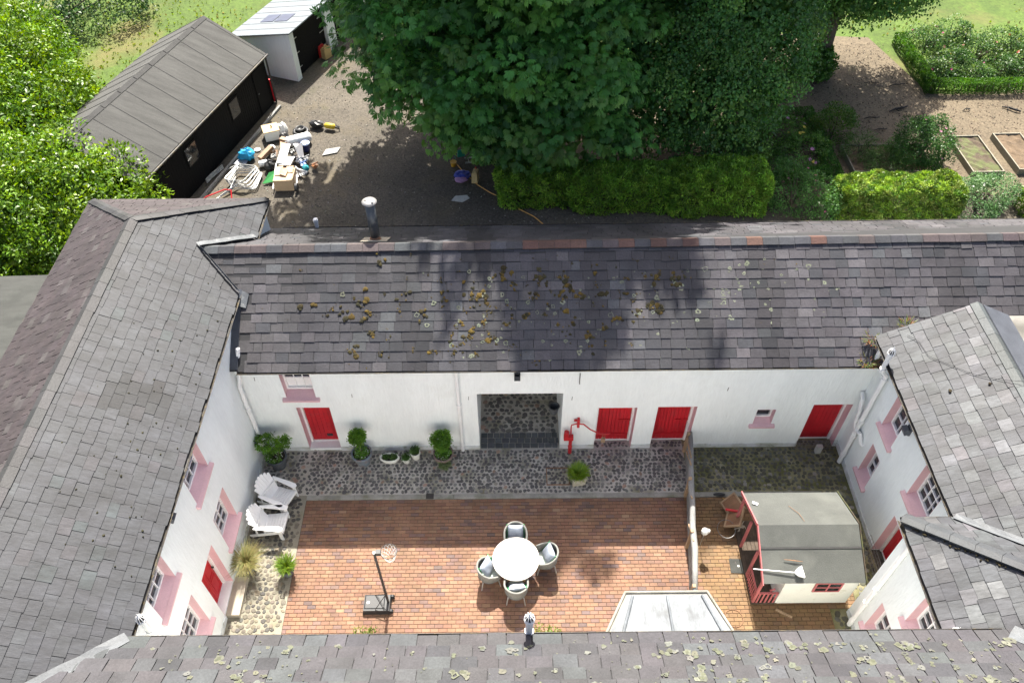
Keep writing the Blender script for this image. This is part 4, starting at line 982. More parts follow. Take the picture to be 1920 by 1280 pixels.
def tree(name, label, base, trunk_top, lobes_vis, lobes_up, pal, palm=False, seed=3, r0=.4, n1=900, per1=40, sig1=.45, ln=.17, wd=.14, nleaf=300):
    root = thing(name, label, 'tree', (base[0], base[1], 0))
    bx, by = base; P = [Vector((bx, by, -.1))]
    for s in (.12, .3, .5, .75, 1): P.append(Vector((bx+(trunk_top[0]-bx)*s+random.uniform(-.12, .12), by+(trunk_top[1]-by)*s+random.uniform(-.12, .12), trunk_top[2]*s)))
    mb = MB().tube(P, [r0*1.5, r0*1.05, r0*.9, r0*.75, r0*.5, r0*.12], 12); tr = mb.build('trunk', 'bark', root, True, smooth=True)
    for l in lobes_vis+lobes_up:
        for _ in range(3):
            s = random.uniform(.3, .8); a = Vector((bx+(trunk_top[0]-bx)*s, by+(trunk_top[1]-by)*s, max(1.5, min(trunk_top[2]*s, l[2]+1))))
            e = Vector((l[0]+random.uniform(-.6, .6)*l[3], l[1]+random.uniform(-.6, .6)*l[4], l[2]+random.uniform(-.4, .4)*l[5])); m = a.lerp(e, .5)+Vector((0, 0, .5))
            MB().tube([a, m, e], [r0*.3, r0*.18, r0*.05], 7).build('limb', 'bark', tr, True, smooth=True)
    if palm:
        def palmate(C, Nn, sc, ids):
            n = len(C); ax = unit(Nn*.75+rng.normal(size=(n, 3))*.35+np.array([0, -.10, -.35]))     # leaves hang outwards
            up = unit(Nn*.55+np.array([0, 0, .8])+rng.normal(size=(n, 3))*.3); S = unit(np.cross(ax, up)); U2 = np.cross(S, ax)
            sz = rng.uniform(.75, 1.2, n)*sc; Vs = []
            for k, ang in enumerate((-78, -50, -24, 0, 24, 50, 78)):
                t = R(ang)+rng.normal(0, .06, n); D = unit(ax*np.cos(t)[:, None]+S*np.sin(t)[:, None]-U2*(.25+.12*abs(k-3)/3))
                Vs.append(leafquads(C, D, U2, sz*(1-.12*abs(k-3)), sz*.27*(1-.1*abs(k-3)), .05, .68))
            return np.stack(Vs, 1), tones(n, pal, .16, ids)        # (n,7,4,3)
        C, Nn, ids = lobe_points(lobes_vis, n1, per1, sig1, (.70, 1.07), seed=seed, zmin=1.3, ball=.85)
        V, T = palmate(C, Nn, ln, ids)
        w = np.array([seen(c) for c in C]); order = np.argsort(-w*(Nn[:, 1] < .3)*(Nn[:, 2] > -.3)); big = order[:nleaf*6][::6]; mask = np.ones(len(C), bool); mask[big] = False
        Vr = V[mask].reshape(-1, 4, 3); Tr = np.repeat(T[mask], 7, 0)
        C2, N2, id2 = lobe_points(lobes_up, int(n1*.42), 8, .6, (.35, 1.0), seed=seed+1, keepout=.5); kk = np.array([seen(c) < 1e-5 for c in C2]); C2, N2, id2 = C2[kk], N2[kk], id2[kk]; V2, T2 = palmate(C2, N2, ln*4.0, id2)
        C3, N3, id3 = lobe_points(lobes_vis, int(n1*.6), 8, .5, (.35, .75), seed=seed+2, keepout=.0, zmin=2.0); V3, T3 = palmate(C3, N3, ln*1.7, id3)
        cr = quads('crown', np.concatenate([Vr, V2.reshape(-1, 4, 3), V3.reshape(-1, 4, 3)]), 'leaf', np.concatenate([Tr, np.repeat(T2, 7, 0), np.repeat(T3, 7, 0)]), root, 'stuff')
        b = np.array(root.location)
        for i in big:
            v = (V[i].reshape(-1, 3)-b).tolist(); objmesh('leaf', v, [(4*q, 4*q+1, 4*q+2, 4*q+3) for q in range(7)], 'leaf', cr, [T[i]]*28)
    else:
        C, Nn, ids = lobe_points(lobes_vis, n1, per1, sig1, (.70, 1.06), seed=seed, zmin=1.0, ball=.7)
        C[:, 2] -= np.abs(rng.normal(0, .25, len(C)))
        V, T = leafy(C, Nn, ln, wd, pal, ids, .35, -.45, .8, .18)
        C2, N2, id2 = lobe_points(lobes_up, int(n1*.9), 12, .7, (.35, 1.0), seed=seed+1, keepout=.5); kk = np.array([seen(c) < 1e-5 for c in C2]); C2, N2, id2 = C2[kk], N2[kk], id2[kk]; V2, T2 = leafy(C2, N2, ln*4.2, wd*4.2, pal, id2, .35, -.2, .9)
        C3, N3, id3 = lobe_points(lobes_vis, int(n1*.5), 18, .5, (.35, .75), seed=seed+2, keepout=.0, zmin=1.6); V3, T3 = leafy(C3, N3, ln*2.4, wd*2.4, pal, id3, .35, -.3, .9)
        quads('crown', np.concatenate([V, V2, V3]), 'leaf', np.concatenate([T, T2, T3]), root, 'stuff')
    return root
tree('horse_chestnut_tree', 'huge dark green horse chestnut with hand-shaped leaves overhanging the gravel yard', (0.6, 29.6), (1.2, 29.6, 22),
     [(-.4, 29.4, 6.6, 5.9, 5.0, 5.4), (-2.7, 28.9, 6.8, 3.0, 3.2, 3.0), (.4, 26.6, 3.6, 2.6, 2.1, 2.4), (2.3, 27.2, 5.6, 2.8, 2.6, 3.6), (2.9, 26.7, 3.0, 2.0, 1.5, 2.1), (-1.6, 26.6, 4.4, 2.0, 2.0, 2.4)],
     [(-.8, 30, 12.5, 8.8, 5.8, 6.2), (0., 29.6, 16.6, 6.2, 4.4, 4.6), (1.9, 29.4, 21.2, 2.3, 2.1, 3.6)], G_CHEST, True, 3, .55, 950, 40, .45, .285)
tree('lime_tree', 'tall lime tree with drooping small leaves behind the laurel hedge', (7.4, 30.4), (7.4, 30.4, 15),
     [(7.6, 29.8, 6.2, 4.1, 3.8, 4.6), (9.4, 28.9, 4.4, 2.1, 2.1, 3.0), (5.6, 28.4, 4.6, 2.3, 2.2, 3.2), (7.6, 27.6, 3.7, 1.9, 1.6, 2.4), (10.1, 30.2, 5.0, 1.8, 2.0, 2.8), (5.2, 27.1, 2.7, 2.0, 1.4, 1.9), (8.1, 27.0, 2.4, 2.1, 1.4, 1.7)],
     [(7.2, 30.2, 10.5, 4.0, 4.0, 4.6), (6.6, 30.2, 14, 2.6, 2.6, 3.2)], G_LIME, False, 5, .42, 860, 120, .40, .125, .095)
tree('lime_tree', 'lime tree with a bare leaning trunk and ivy at its foot, beside the rose bed', (14.6, 34.1), (14.2, 34.6, 12),
     [(14.0, 35.0, 5.9, 3.7, 3.2, 3.3), (16.9, 35.6, 4.6, 2.4, 2.0, 1.9), (12.4, 34.4, 5.4, 2.0, 2.0, 2.4)],
     [(13.4, 34.9, 8.0, 3.2, 3.0, 2.9)], G_LIME, False, 8, .34, 480, 110, .40, .135, .10)
shrub('ivy_clump', 'dense ivy mound around the foot of the leaning lime trunk', 'ivy', [(14.15, 33.9, .6, .75, .6, .9)], G_MID, 120, 40, .12, .13, .11, seed=12)
# big laurels and elders on the left
shrub('laurel_bush', 'bright green laurel bush filling the corner behind the cottage roof', 'bush',
      [(-16.0, 21.6, 1.6, 2.9, 2.8, 2.9), (-14.5, 23.0, 1.4, 1.6, 1.7, 2.0), (-16.0, 23.6, 1.6, 1.6, 1.5, 2.5), (-18.8, 22.2, 1.8, 2.6, 2.6, 2.9), (-17.6, 19.6, 1.4, 3.2, 2.0, 2.4), (-14.6, 20.4, 1.0, 2.0, 1.8, 2.0)], G_LAUREL, 2600, 34, .19, .17, .075, 'leaf_gloss', 21)
shrub('laurel_bush', 'taller laurel bush in front of the field, left of the shed ridge', 'bush',
      [(-18.6, 26.2, 1.8, 2.2, 2.2, 2.9), (-20.4, 29.6, 1.8, 2.6, 2.6, 3.0), (-21.5, 25.6, 1.6, 2.4, 2.4, 2.9), (-17.9, 28.6, 1.3, 1.5, 1.6, 2.3), (-22, 33, 1.6, 2.4, 2.4, 2.8)], G_LAUREL, 1700, 32, .21, .18, .08, 'leaf_gloss', 23)
shrub('elder_bush', 'elder bush with creamy flower heads at the far left', 'bush',
      [(-20.6, 23.4, 2.2, 1.7, 1.6, 2.4), (-23.0, 31.5, 2.0, 2.4, 2.4, 3.0), (-22.4, 28.0, 2.0, 1.8, 1.8, 2.6)], [(.06, .13, .02), (.085, .155, .03), (.045, .10, .018)], 420, 28, .2, .17, .07, 'leaf', 25, flowers=(34, .17, [(.42, .42, .26), (.36, .37, .22)]))
shrub('thorn_bush', 'dark thicket at the top left corner of the field', 'bush', [(-24.5, 37.5, 1.2, 3.0, 2.6, 2.4), (-21, 40.5, .9, 2.2, 1.8, 1.4)], G_DARK, 380, 26, .25, .17, .09, seed=27)
# clipped hedges
def hedge(name, label, boxes, pal, n, ln, wd, seed, mat='leaf', rough=.05, bulge=.5, base=None):
    b0 = boxes[0]; root = thing(name, label, 'hedge', ((b0[0]+b0[1])/2, (b0[2]+b0[3])/2, 0))
    C, Nn = box_points(boxes, n, rough, seed, bulge=bulge, rnd=(.38 if bulge < .14 else .08))
    ids = (np.floor(C[:, 0]*3.5)*31+np.floor(C[:, 1]*3.5)*17+np.floor(C[:, 2]*4)*7).astype(int); ids = ids-ids.min()
    V, T = leafy(C, Nn, ln, wd, pal, ids, .5, .25, .9, .38)
    quads('foliage', V, mat, T, root, 'stuff')
    mb = MB()
    for (x0, x1, y0, y1, h) in boxes:
        x = x0+.25
        while x < x1-.1:
            y = (y0+y1)/2
            for dx, dy in ((0, 0), (.12, .2), (-.1, -.2)): mb.tube([(x, y, 0), (x+dx, y+dy, h*.5), (x+dx*2, y+dy*1.6, h*.88)], [.03, .02, .008], 5)
            x += .35
    mb.build('stems', 'bark', root, True, 'stuff'); return root
hedge('laurel_hedge', 'long clipped laurel hedge running under the chestnut and lime trees', [(-.5, 2.4, 24.3, 25.7, 1.35), (2.3, 6.2, 23.95, 25.4, 1.5), (6.1, 9.8, 23.7, 25.35, 1.72)], [(.17, .34, .045), (.135, .28, .035), (.23, .39, .055)], 56000, .125, .05, 31, 'leaf', .10, .12)
hedge('laurel_hedge', 'sunlit yellow-green clipped hedge beside the raised beds', [(12.35, 17.0, 23.25, 24.65, 1.42)], G_YEL, 24000, .12, .05, 33, 'leaf_gloss', .09, .12)
hedge('laurel_hedge', 'short piece of hedge at the right edge of the picture', [(19.5, 22.5, 23.2, 24.2, 1.0)], G_LAUREL, 6000, .10, .045, 34, 'leaf_gloss')
hedge('box_hedge', 'low clipped box hedge edging the rose bed at the top right', [(18.95, 19.45, 32.5, 37.0, .55), (18.95, 25, 32.2, 32.7, .55)], G_BOX, 26000, .06, .032, 36, rough=.025, bulge=.15)
hedge('box_hedge', 'low dark box hedge around the shaded pink flower bed', [(10.2, 13.25, 30.1, 30.55, .5), (12.8, 13.25, 26.2, 30.1, .5), (10.6, 13.25, 25.75, 26.2, .5)], [(.055, .17, .022), (.045, .14, .02)], 16000, .06, .032, 38, rough=.025, bulge=.15)
hedge('box_hedge', 'small square box hedge under the lime tree branches', [(10.7, 12.5, 32.2, 33.6, .6)], [(.055, .17, .022), (.045, .14, .02)], 7000, .065, .035, 39, rough=.025, bulge=.15)
# loose shrubs in the garden
shrub('rose_bush', 'loose shrub with small pink flowers between the two laurel hedges', 'bush', [(10.9, 24.2, .6, 1.1, .9, .95), (11.8, 24.0, .55, .9, .8, .8), (10.8, 25.2, .5, 1.0, .8, .8)], [(.07, .18, .04), (.09, .21, .05), (.055, .14, .03)], 340, 44, .12, .085, .045, seed=41, flowers=(60, .05, [(.55, .18, .28)]))
shrub('peony_plant', 'leafy bed of pink and yellow flowers inside the shaded box hedge', 'plant', [(11.4, 28.8, .3, 1.2, 1.2, .6), (12.2, 27.4, .3, .9, 1.0, .55), (11.4, 27.0, .3, 1.0, .9, .55)], [(.08, .19, .034), (.06, .15, .03), (.11, .22, .04)], 300, 40, .12, .09, .05, seed=43, flowers=(46, .09, [(.45, .22, .36), (.5, .3, .42), (.6, .5, .1)]))
shrub('spindle_shrub', 'upright shrub at the corner of the shaded flower bed', 'bush', [(13.7, 28.9, .6, .75, .7, .8)], [(.05, .13, .02), (.08, .15, .02)], 110, 40, .12, .09, .045, seed=44)
shrub('yew_shrub', 'dark shrub under the lime tree at the back of the hedge', 'bush', [(9.0, 27.2, .6, 1.1, .9, .9), (9.6, 28.6, .5, .8, .8, .7)], G_MID, 190, 40, .14, .09, .045, seed=45)
shrub('camellia_bush', 'round dark green bush with a few pink blooms beside the raised bed', 'bush', [(16.65, 27.1, .85, 1.15, 1.05, .95), (17.1, 27.4, 1.2, .6, .6, .6)], [(.04, .115, .025), (.055, .14, .03), (.035, .095, .022)], 330, 44, .11, .085, .042, 'leaf', seed=46, flowers=(10, .06, [(.55, .25, .35)]))
shrub('asparagus_plant', 'feathery green plants in the shaded raised bed', 'plant', [(14.5, 27.5, .35, .6, .6, .55), (15.2, 26.6, .3, .8, .6, .45)], [(.06, .13, .03), (.08, .15, .04)], 150, 40, .13, .16, .018, seed=47, out=.7)
shrub('artemisia_bush', 'pale sage green shrub to the right of the yellow-green hedge', 'bush', [(18.0, 24.2, .45, 1.0, .8, .65), (18.8, 24.6, .4, .8, .7, .6), (17.7, 23.6, .3, .6, .5, .5)], G_BLUE, 280, 44, .11, .085, .035, seed=48, flowers=(26, .04, [(.7, .7, .66)]))
RS_ = [(20.3, 36.2, .9, .95), (21.6, 36.8, .8, 1.15), (22.4, 35.2, .9, 1.0), (20.9, 34.6, .7, .7), (23.6, 35.8, .9, 1.1), (22.9, 33.9, .75, .65), (21.6, 33.6, .6, .5), (20.1, 33.9, .5, .55), (24.2, 34.4, .7, .9)]
RL = ['tall rose bush at the back left corner of the box-edged bed', 'rose bush with bronze shoot tips at the back of the box-edged bed', 'broad glossy rose bush in the middle of the box-edged bed', 'small rose bush with a yellow bloom in the box-edged bed', 'rose bush at the back right of the box-edged bed', 'dark low rose bush along the front box hedge', 'low rose with a large pale pink bloom near the front box hedge', 'low rose with magenta blooms near the left box hedge', 'rose bush at the right edge of the picture, in the box-edged bed']
RF = [[(.5, .1, .25)], [(.3, .06, .05)], [(.6, .25, .25)], [(.7, .42, .04)], [(.6, .15, .12)], [(.5, .2, .3)], [(.75, .42, .5)], [(.5, .08, .22)], [(.65, .2, .15)]]
for i, (x, y, r, h) in enumerate(RS_):
    shrub('rose_bush', RL[i], 'bush', [(x, y, h*.5, r, r*.9, h*.6), (x+r*.4, y-.2, h*.45, r*.6, r*.6, h*.55)], [(.05, .12, .03), (.075, .155, .04), (.04, .095, .025), (.10, .17, .04)], 110, 34, .13, .10, .055, 'leaf', 60+i, 'rose bushes in the box-edged bed', flowers=(9, .075, RF[i]))
sheet('lawn', [[(19.3, 32.6), (25, 32.6), (25, 37.5), (19.3, 37.5)]], -.030, 'lawn')
# field grass tufts (rough pasture beyond the sheds)
n = 26000; gx = rng.uniform(-34, 42, n); gy = rng.uniform(33, 62, n)
k = ~((gx > -13.5) & (gx < 18.6) & (gy < 38.5)) & ~((gx > 18) & (gx < 25) & (gy < 37.5)) & ~((gx < -9) & (gx > -19) & (gy < 34))
# patchy: tufts thin out where the grass has been cut for hay
pat = np.sin(gx*.35+gy*.21)+np.sin(gx*.13-gy*.44+1)+rng.normal(0, .6, n); k &= pat > -.6
gx, gy = gx[k], gy[k]; n = len(gx); C = np.c_[gx, gy, np.full(n, -.06)]
D = unit(rng.normal(size=(n, 3))*np.array([.5, .5, .1])+np.array([0, 0, .9])); Nn = unit(rng.normal(size=(n, 3))*np.array([1, 1, .2]))
V = leafquads(C, D, Nn, rng.uniform(.06, .2, n), rng.uniform(.06, .16, n)); T = tones(n, [(.13, .21, .025), (.11, .19, .022), (.16, .21, .035), (.2, .19, .06)], .2)
quads('meadow_grass', V, 'leaf', T, None, 'stuff')['label'] = 'tufted rough grass in the field'

# ------------------------------------------------------------------ raised beds, fallen branches
def raised_bed(label, c, ax, L, W_, soilm, gap=False):
    t = thing('raised_bed', label, 'planter', (c[0], c[1], 0), ax, 'timber raised beds in the gravel garden'); h = .24
    MB().box(-L/2, L/2, -W_/2, -W_/2+.05, -.04, h).build('board', 'bed_board', t); MB().box(-L/2, L/2, W_/2-.05, W_/2, -.04, h).build('board', 'bed_board', t)
    MB().box(-L/2+.002, -L/2+.05, -W_/2+.05, W_/2-.05, -.04, h-.004).build('board', 'bed_board', t); MB().box(L/2-.05, L/2-.002, -W_/2+.05, W_/2-.05, -.04, h-.004).build('board', 'bed_board', t)
    n, m = 14, 8; v = []; f = []
    for i in range(n):
        for j in range(m): v.append((-L/2+.05+(L-.1)*i/(n-1), -W_/2+.05+(W_-.1)*j/(m-1), h-.07+random.uniform(-.03, .03)))
    for i in range(n-1):
        for j in range(m-1): f.append((i*m+j, (i+1)*m+j, (i+1)*m+j+1, i*m+j+1))
    MB().add(v, f).build('earth', soilm, t); return t
raised_bed('weedy timber raised bed right of the round dark bush', (19.22, 27.35), math.atan2(2.5, -.05), 2.55, 1.28, 'soil')
raised_bed('timber raised bed of bare brown earth at the right edge', (21.1, 27.5), math.atan2(2.5, -.05), 2.55, 1.2, 'soil_dry')
raised_bed('shaded timber raised bed under the feathery plants and dark bush', (15.5, 27.1), 0, 3.3, 1.9, 'soil_dry')
for i, (x, y, a, L, lab) in enumerate([(17.3, 31.0, .35, 1.0, 'thick charred branch lying on the gravel in the tree shadow edge'), (17.9, 30.2, -.2, .6, 'short charred branch near the round bush'), (22.3, 30.9, -.6, .8, 'charred branch with a burnt knot right of the gravel garden'), (23.1, 30.2, -.9, .55, 'charred stub at the right edge of the gravel'),
                                       (20.3, 30.9, .3, .4, 'small charred stick in the middle of the gravel'), (17.9, 33.0, .2, .8, 'pile of dark twigs beside the box hedge corner'), (16.8, 33.2, -.1, .7, 'dark twigs beside the lime trunk shadow'), (15.9, 30.3, 0.05, .7, 'thin stick in the tree shadow'), (16.0, 29.4, .1, .6, 'thin stick in front of the shadowed gravel')]):
    mb = MB(); d = Vector((math.cos(a), math.sin(a), 0)); p = Vector((x, y, .02)); P = [p-d*L/2, p-d*L*.15+Vector((0, .05, .03)), p+d*L*.2+Vector((0, -.03, .05)), p+d*L/2+Vector((0, .04, .02))]
    r = .045 if i in (0, 2, 3) else .022
    mb.tube(P, [r*.5, r, r*1.1, r*.7], 7); mb.tube([P[1], P[1]+Vector((d.y, -d.x, .1))*L*.25], [r*.7, r*.3], 5); mb.tube([P[2], P[2]+Vector((-d.y, d.x, .2))*L*.2], [r*.7, r*.3], 5)
    mb.solo('charred_branch', 'char', lab, 'branch', 'fallen branches on the gravel')

# loose stones and litter on the gravel
def scatter(name, label, n, x0, x1, y0, y1, size, pal, ok, seed):
    g = np.random.default_rng(seed); x = g.uniform(x0, x1, n); y = g.uniform(y0, y1, n); k = np.array([ok(a, b) for a, b in zip(x, y)]); x, y = x[k], y[k]; n = len(x)
    r = size*g.uniform(.5, 1.4, n); a = g.uniform(0, 6.28, n); C = np.c_[x, y, np.full(n, -.03)+r*.2]
    u = np.c_[np.cos(a), np.sin(a), g.normal(0, .2, n)]*r[:, None]; v = np.c_[-np.sin(a), np.cos(a), g.normal(0, .2, n)]*(r*g.uniform(.5, 1, n))[:, None]; up = np.c_[np.zeros(n), np.zeros(n), r*.5]
    V = np.concatenate([np.stack([C+up, C-u*.4+up*.9, C-u-v, C+v-u*.2], 1), np.stack([C+up, C+v*.9, C+u, C-v*.8+u*.3], 1), np.stack([C+up, C-v*.8, C-v-u*.6, C-u], 1)]); T = tones(n, pal, .3)
    quads(name, V, 'cobble', np.concatenate([T, T, T]), None, 'stuff')['label'] = label
yard = lambda x, y: (x > -10.2+(y-32)*.28 or y < 25.5) and not (x > 2 and y > 24.5) and x < -3+max(0, 27-y)*2.2
scatter('gravel_stones', 'loose stones scattered over the gravel yard', 9000, -12, 12, 19, 40, .030, [(.15, .14, .12), (.08, .075, .065), (.24, .225, .2), (.06, .05, .04)], yard, 5)
gard = lambda x, y: not (18.6 < x and y > 32.2) and not (13.6 < x < 17.3 and 26 < y < 28.2) and not (18.4 < x < 21.9 and 26 < y < 28.8)
scatter('garden_litter', 'bark chips and dry leaves on the garden gravel', 7000, 9, 26, 24.8, 37, .035, [(.17, .13, .09), (.08, .05, .03), (.26, .2, .13), (.05, .04, .03)], gard, 6)

# ------------------------------------------------------------------ courtyard: table, wicker chairs, cushions
tb = thing('garden_table', 'round white stone-topped table in the middle of the brick courtyard', 'table', (.05, 9.28, 0))
MB().lathe([(.0, .71), (.54, .71), (.585, .72), (.60, .735), (.60, .755), (.58, .765), (.53, .766), (.52, .762), (.0, .764)], 48).build('table_top', 'table_stone', tb, smooth=False)
MB().lathe([(.11, .02), (.075, .1), (.06, .4), (.09, .69), (.2, .71)], 16).build('pedestal', 'pale_wood', tb, smooth=True)
for k in range(4):
    t = R(45+90*k); MB().bar((.05*math.cos(t), .05*math.sin(t), .06), (.42*math.cos(t), .42*math.sin(t), .03), .08, .05).build('foot', 'pale_wood', tb)
def wicker(label, x, y, rz):
    t = thing('wicker_chair', label, 'chair', (x, y, 0), rz, 'wicker tub chairs around the round table')
    n = 22; vs = []; fs = []; top = []
    for i in range(n+1):
        a = R(-118)+R(236)*i/n+math.pi; k = abs(i/n-.5)*2
        cx, cy = .02+.29*math.cos(a), .29*math.sin(a)
        if k > .72: cx += (k-.72)*.35
        zt = .80-.17*max(0, (k-.25)/.75)**1.3; out = 1.05
        q = [(cx*.90, cy*.90, .34), (cx*.97, cy*.97, .5), (cx*out, cy*out, zt), (cx*out*.93, cy*out*.93, zt), (cx*.89, cy*.89, .5), (cx*.83, cy*.83, .34)]
        vs += q; top.append((cx*out*.97, cy*out*.97, zt))
    m = 6
    for i in range(n):
        for j in range(m): fs.append((i*m+j, i*m+(j+1) % m, (i+1)*m+(j+1) % m, (i+1)*m+j))
    fs += [tuple(range(m)), tuple(range(n*m+m-1, n*m-1, -1))]
    bk = MB().add(vs, fs).build('backrest', 'wicker', t)
    MB().tube(top, .026, 8).build('rolled_rim', 'wicker', bk, smooth=True)
    for zz in (.42, .5, .58, .66): MB().tube([(p[0]*(.93+.05*(zz-.34)/.4)*1.02, p[1]*(.93+.05*(zz-.34)/.4)*1.02, zz) for p in top], .008, 5).build('weave_band', 'wicker', bk)
    MB().lathe([(.0, .33), (.27, .33), (.28, .36), (.27, .385), (.0, .39)], 22, (.02, 0, 0)).build('seat', 'chair_dark', t)
    MB().lathe([(.0, .392), (.22, .392), (.245, .41), (.22, .435), (.0, .44)], 22, (.05, 0, 0)).build('seat_pad', 'seat_pad', t, smooth=True)
    for sx, sy in ((1, 1), (1, -1), (-1, 1), (-1, -1)): MB().tube([(.02+sx*.20, sy*.20, .34), (.02+sx*.25, sy*.24, .0)], [.017, .013], 8).build('leg', 'tube_metal', t)
    return t
def cushion(label, loc, rot, s=.44):
    o = MB(); n = 10; g = lambda i: -1+2*i/n
    for sg in (1, -1):
        vs = []
        for i in range(n+1):
            for j in range(n+1):
                u, v = g(i), g(j); th = .075*max(0, (1-u**4)*(1-v**4))**.6*sg; pin = 1-.07*(1-v*v)*abs(u)**3; pin2 = 1-.07*(1-u*u)*abs(v)**3
                vs.append((u*s/2*pin, v*s/2*pin2, th+.008*math.sin(5*u+3*v)*(1-u*u)*(1-v*v)))
        o.add(vs, [(i*(n+1)+j, (i+1)*(n+1)+j, (i+1)*(n+1)+j+1, i*(n+1)+j+1) for i in range(n) for j in range(n)])
    r = thing('cushion', label, 'cushion', loc, 0, 'patterned cushions on the wicker chairs'); r.rotation_euler = rot
    o.build('cover', 'cushion', r, smooth=True); p = MB()
    for sg in (1, -1):
        for i in range(8): v = -1+2*i/7; p.lathe([(.0, -.014), (.012, -.008), (.014, 0), (.012, .008), (0, .014)], 6, (sg*s/2*1.02, v*s/2, 0))
    p.build('pompoms', 'pompom', r, kind='stuff')
wicker('wicker tub chair on the far side of the round table, in the shade', .05, 10.02, R(-90)); cushion('blue-grey cushion with green pompoms on the far chair', (.05, 10.10, .62), (R(58), 0, 0))
wicker('wicker tub chair to the right of the round table', .86, 9.44, R(185)); cushion('blue-grey cushion with green pompoms on the right-hand chair', (.90, 9.48, .63), (R(62), 0, R(-72)))
wicker('wicker tub chair nearest the camera, its back to us', .05, 8.60, R(88)); cushion('crumpled blue-grey cushion on the chair nearest the camera', (.07, 8.58, .62), (R(55), 0, R(188)))
wicker('wicker tub chair to the left of the round table', -.66, 9.06, R(12)); cushion('blue-grey cushion with green pompoms on the left-hand chair', (-.68, 9.12, .63), (R(60), 0, R(60)))

# ------------------------------------------------------------------ slatted garden armchairs
def adirondack(label, x, y, rz):
    t = thing('slatted_armchair', label, 'chair', (x, y, 0), rz, 'white slatted armchairs by the left wall')
    for i in range(7):
        x0 = .02+i*.083; z0 = .265+.016*i; MB().obox((x0, 0, z0), (.072, .54, .02), (0, R(-11), 0)).build('seat_slat', 'white_paint', t)
    for i in range(7):
        f = (i-3)/3; L = .80-.16*f*f; a = Vector((.0, f*.19, .22)); d = Vector((-.46, f*.14, .86)).normalized(); b = a+d*L
        w0, w1 = .062, .092; sd = Vector((0, 1, 0)); nn = d.cross(sd).normalized()*.009
        q = [a-sd*w0/2, a+sd*w0/2, b-d*.02+sd*w1/2, b+sd*w1*.2, b-sd*w1*.2, b-d*.02-sd*w1/2]
        MB().add([p-nn for p in q]+[p+nn for p in q], [(5, 4, 3, 2, 1, 0), (6, 7, 8, 9, 10, 11)]+[(k, (k+1) % 6, 6+(k+1) % 6, 6+k) for k in range(6)]).build('back_slat', 'white_paint', t)
    for s in (-1, 1):
        y0 = s*.33
        poly = [(-.22, y0-.035), (-.22, y0+.035), (.30, y0+.075), (.50, y0+.075), (.56, y0+.04), (.56, y0-.04), (.50, y0-.075), (.30, y0-.06)]
        MB().prism(poly, .545, .568).build('arm', 'white_paint', t)
        MB().box(.42, .51, y0-.016, y0+.016, 0, .543).build('leg', 'white_paint', t)
        MB().bar((.52, s*.285, .31), (-.42, s*.285, .045), .025, .10).build('leg', 'white_paint', t)
        MB().bar((-.16, s*.33, .54), (-.20, s*.30, .12), .03, .07).build('arm_post', 'white_paint', t)
    MB().bar((-.13, -.33, .52), (-.13, .33, .52), .025, .07).build('back_rail', 'white_paint', t)
    MB().bar((.015, -.29, .21), (.015, .29, .21), .025, .07).build('back_rail', 'white_paint', t)
    MB().bar((.535, -.31, .33), (.535, .31, .33), .02, .09).build('front_rail', 'white_paint', t); return t
adirondack('white slatted garden armchair nearer the corner, turned towards the camera', -6.66, 11.50, R(-24))
adirondack('white slatted garden armchair nearer the door, its front half in sun', -6.70, 10.62, R(-3))

# ------------------------------------------------------------------ pots and planters
def pot(t, r0, r1, h, mat, rim=.03, n=22, sx=1, sy=1):
    MB().lathe([(r0, 0), (r0+(r1-r0)*.9, h-.07), (r1+rim, h-.07), (r1+rim, h), (r1-.01, h), (r1-.025, h-.06)], n, sx=sx, sy=sy).build('pot', mat, t, smooth=False)
    MB().lathe([(r1-.022, h-.05), (r1*.5, h-.035), (.001, h-.03)], n, sx=sx, sy=sy).build('earth', 'earth', t)
def local_leaves(t, name, lobes, nclump, per, sig, ln, wd, pal, seed, mat='leaf', out=.6, droop=0., rand=.8, depth=(.6, 1.03)):
    C, Nn, ids = lobe_points(lobes, nclump, per, sig, depth, zmin=.0, seed=seed); V, T = leafy(C, Nn, ln, wd, pal, ids, out, droop, rand)
    return quads(name, V, mat, T, t, 'stuff', False)
def local_flowers(t, lobes, n, size, pal, seed):
    g = np.random.default_rng(seed); C, Nn, ids = lobe_points(lobes, n, 1, .01, (1., 1.05), zmin=0, seed=seed); k = Nn[:, 2] > -.1; C, Nn = C[k], Nn[k]; Vs = []; Ts = []
    for c in C:
        for j in range(5):
            a = 2*math.pi*j/5; D = unit(np.array([math.cos(a), math.sin(a), .6])); Vs.append(leafquads(c[None], D[None], np.array([[0, 0, 1.]]), np.array([size]), np.array([size*.8]))[0]); Ts.append(pal[g.integers(len(pal))])
    quads('flowers', np.array(Vs), 'petal', np.array(Ts), t, 'stuff', False)
G_TOP = [(0.104, 0.237, 0.024), (0.142, 0.285, 0.028), (0.076, 0.180, 0.019)]
def topiary(label, x, y, pm_, heads, stems_, seed, skirt, hh=.5, r=.27):
    t = thing('potted_topiary', label, 'potted plant', (x, y, 0), random.uniform(0, 6) if len(heads) < 2 else 0)
    pot(t, r*.68, r, hh, pm_)
    mb = MB()
    for s in stems_: mb.tube([(s[0]*.15, s[1]*.15, hh-.06), (s[0]*.6, s[1]*.6, hh+(s[2]-hh)*.5), s], [.018, .015, .012], 7)
    mb.build('stem', 'bark', t); local_leaves(t, 'foliage', heads, 150, 34, .035, .05, .026, G_TOP, seed, out=.75)
    local_leaves(t, 'underplanting', skirt, 60, 26, .035, .045, .03, [(.09, .21, .03), (.12, .25, .04)], seed+1); local_flowers(t, skirt, 60, .022, [(.75, .75, .72)], seed+2); return t
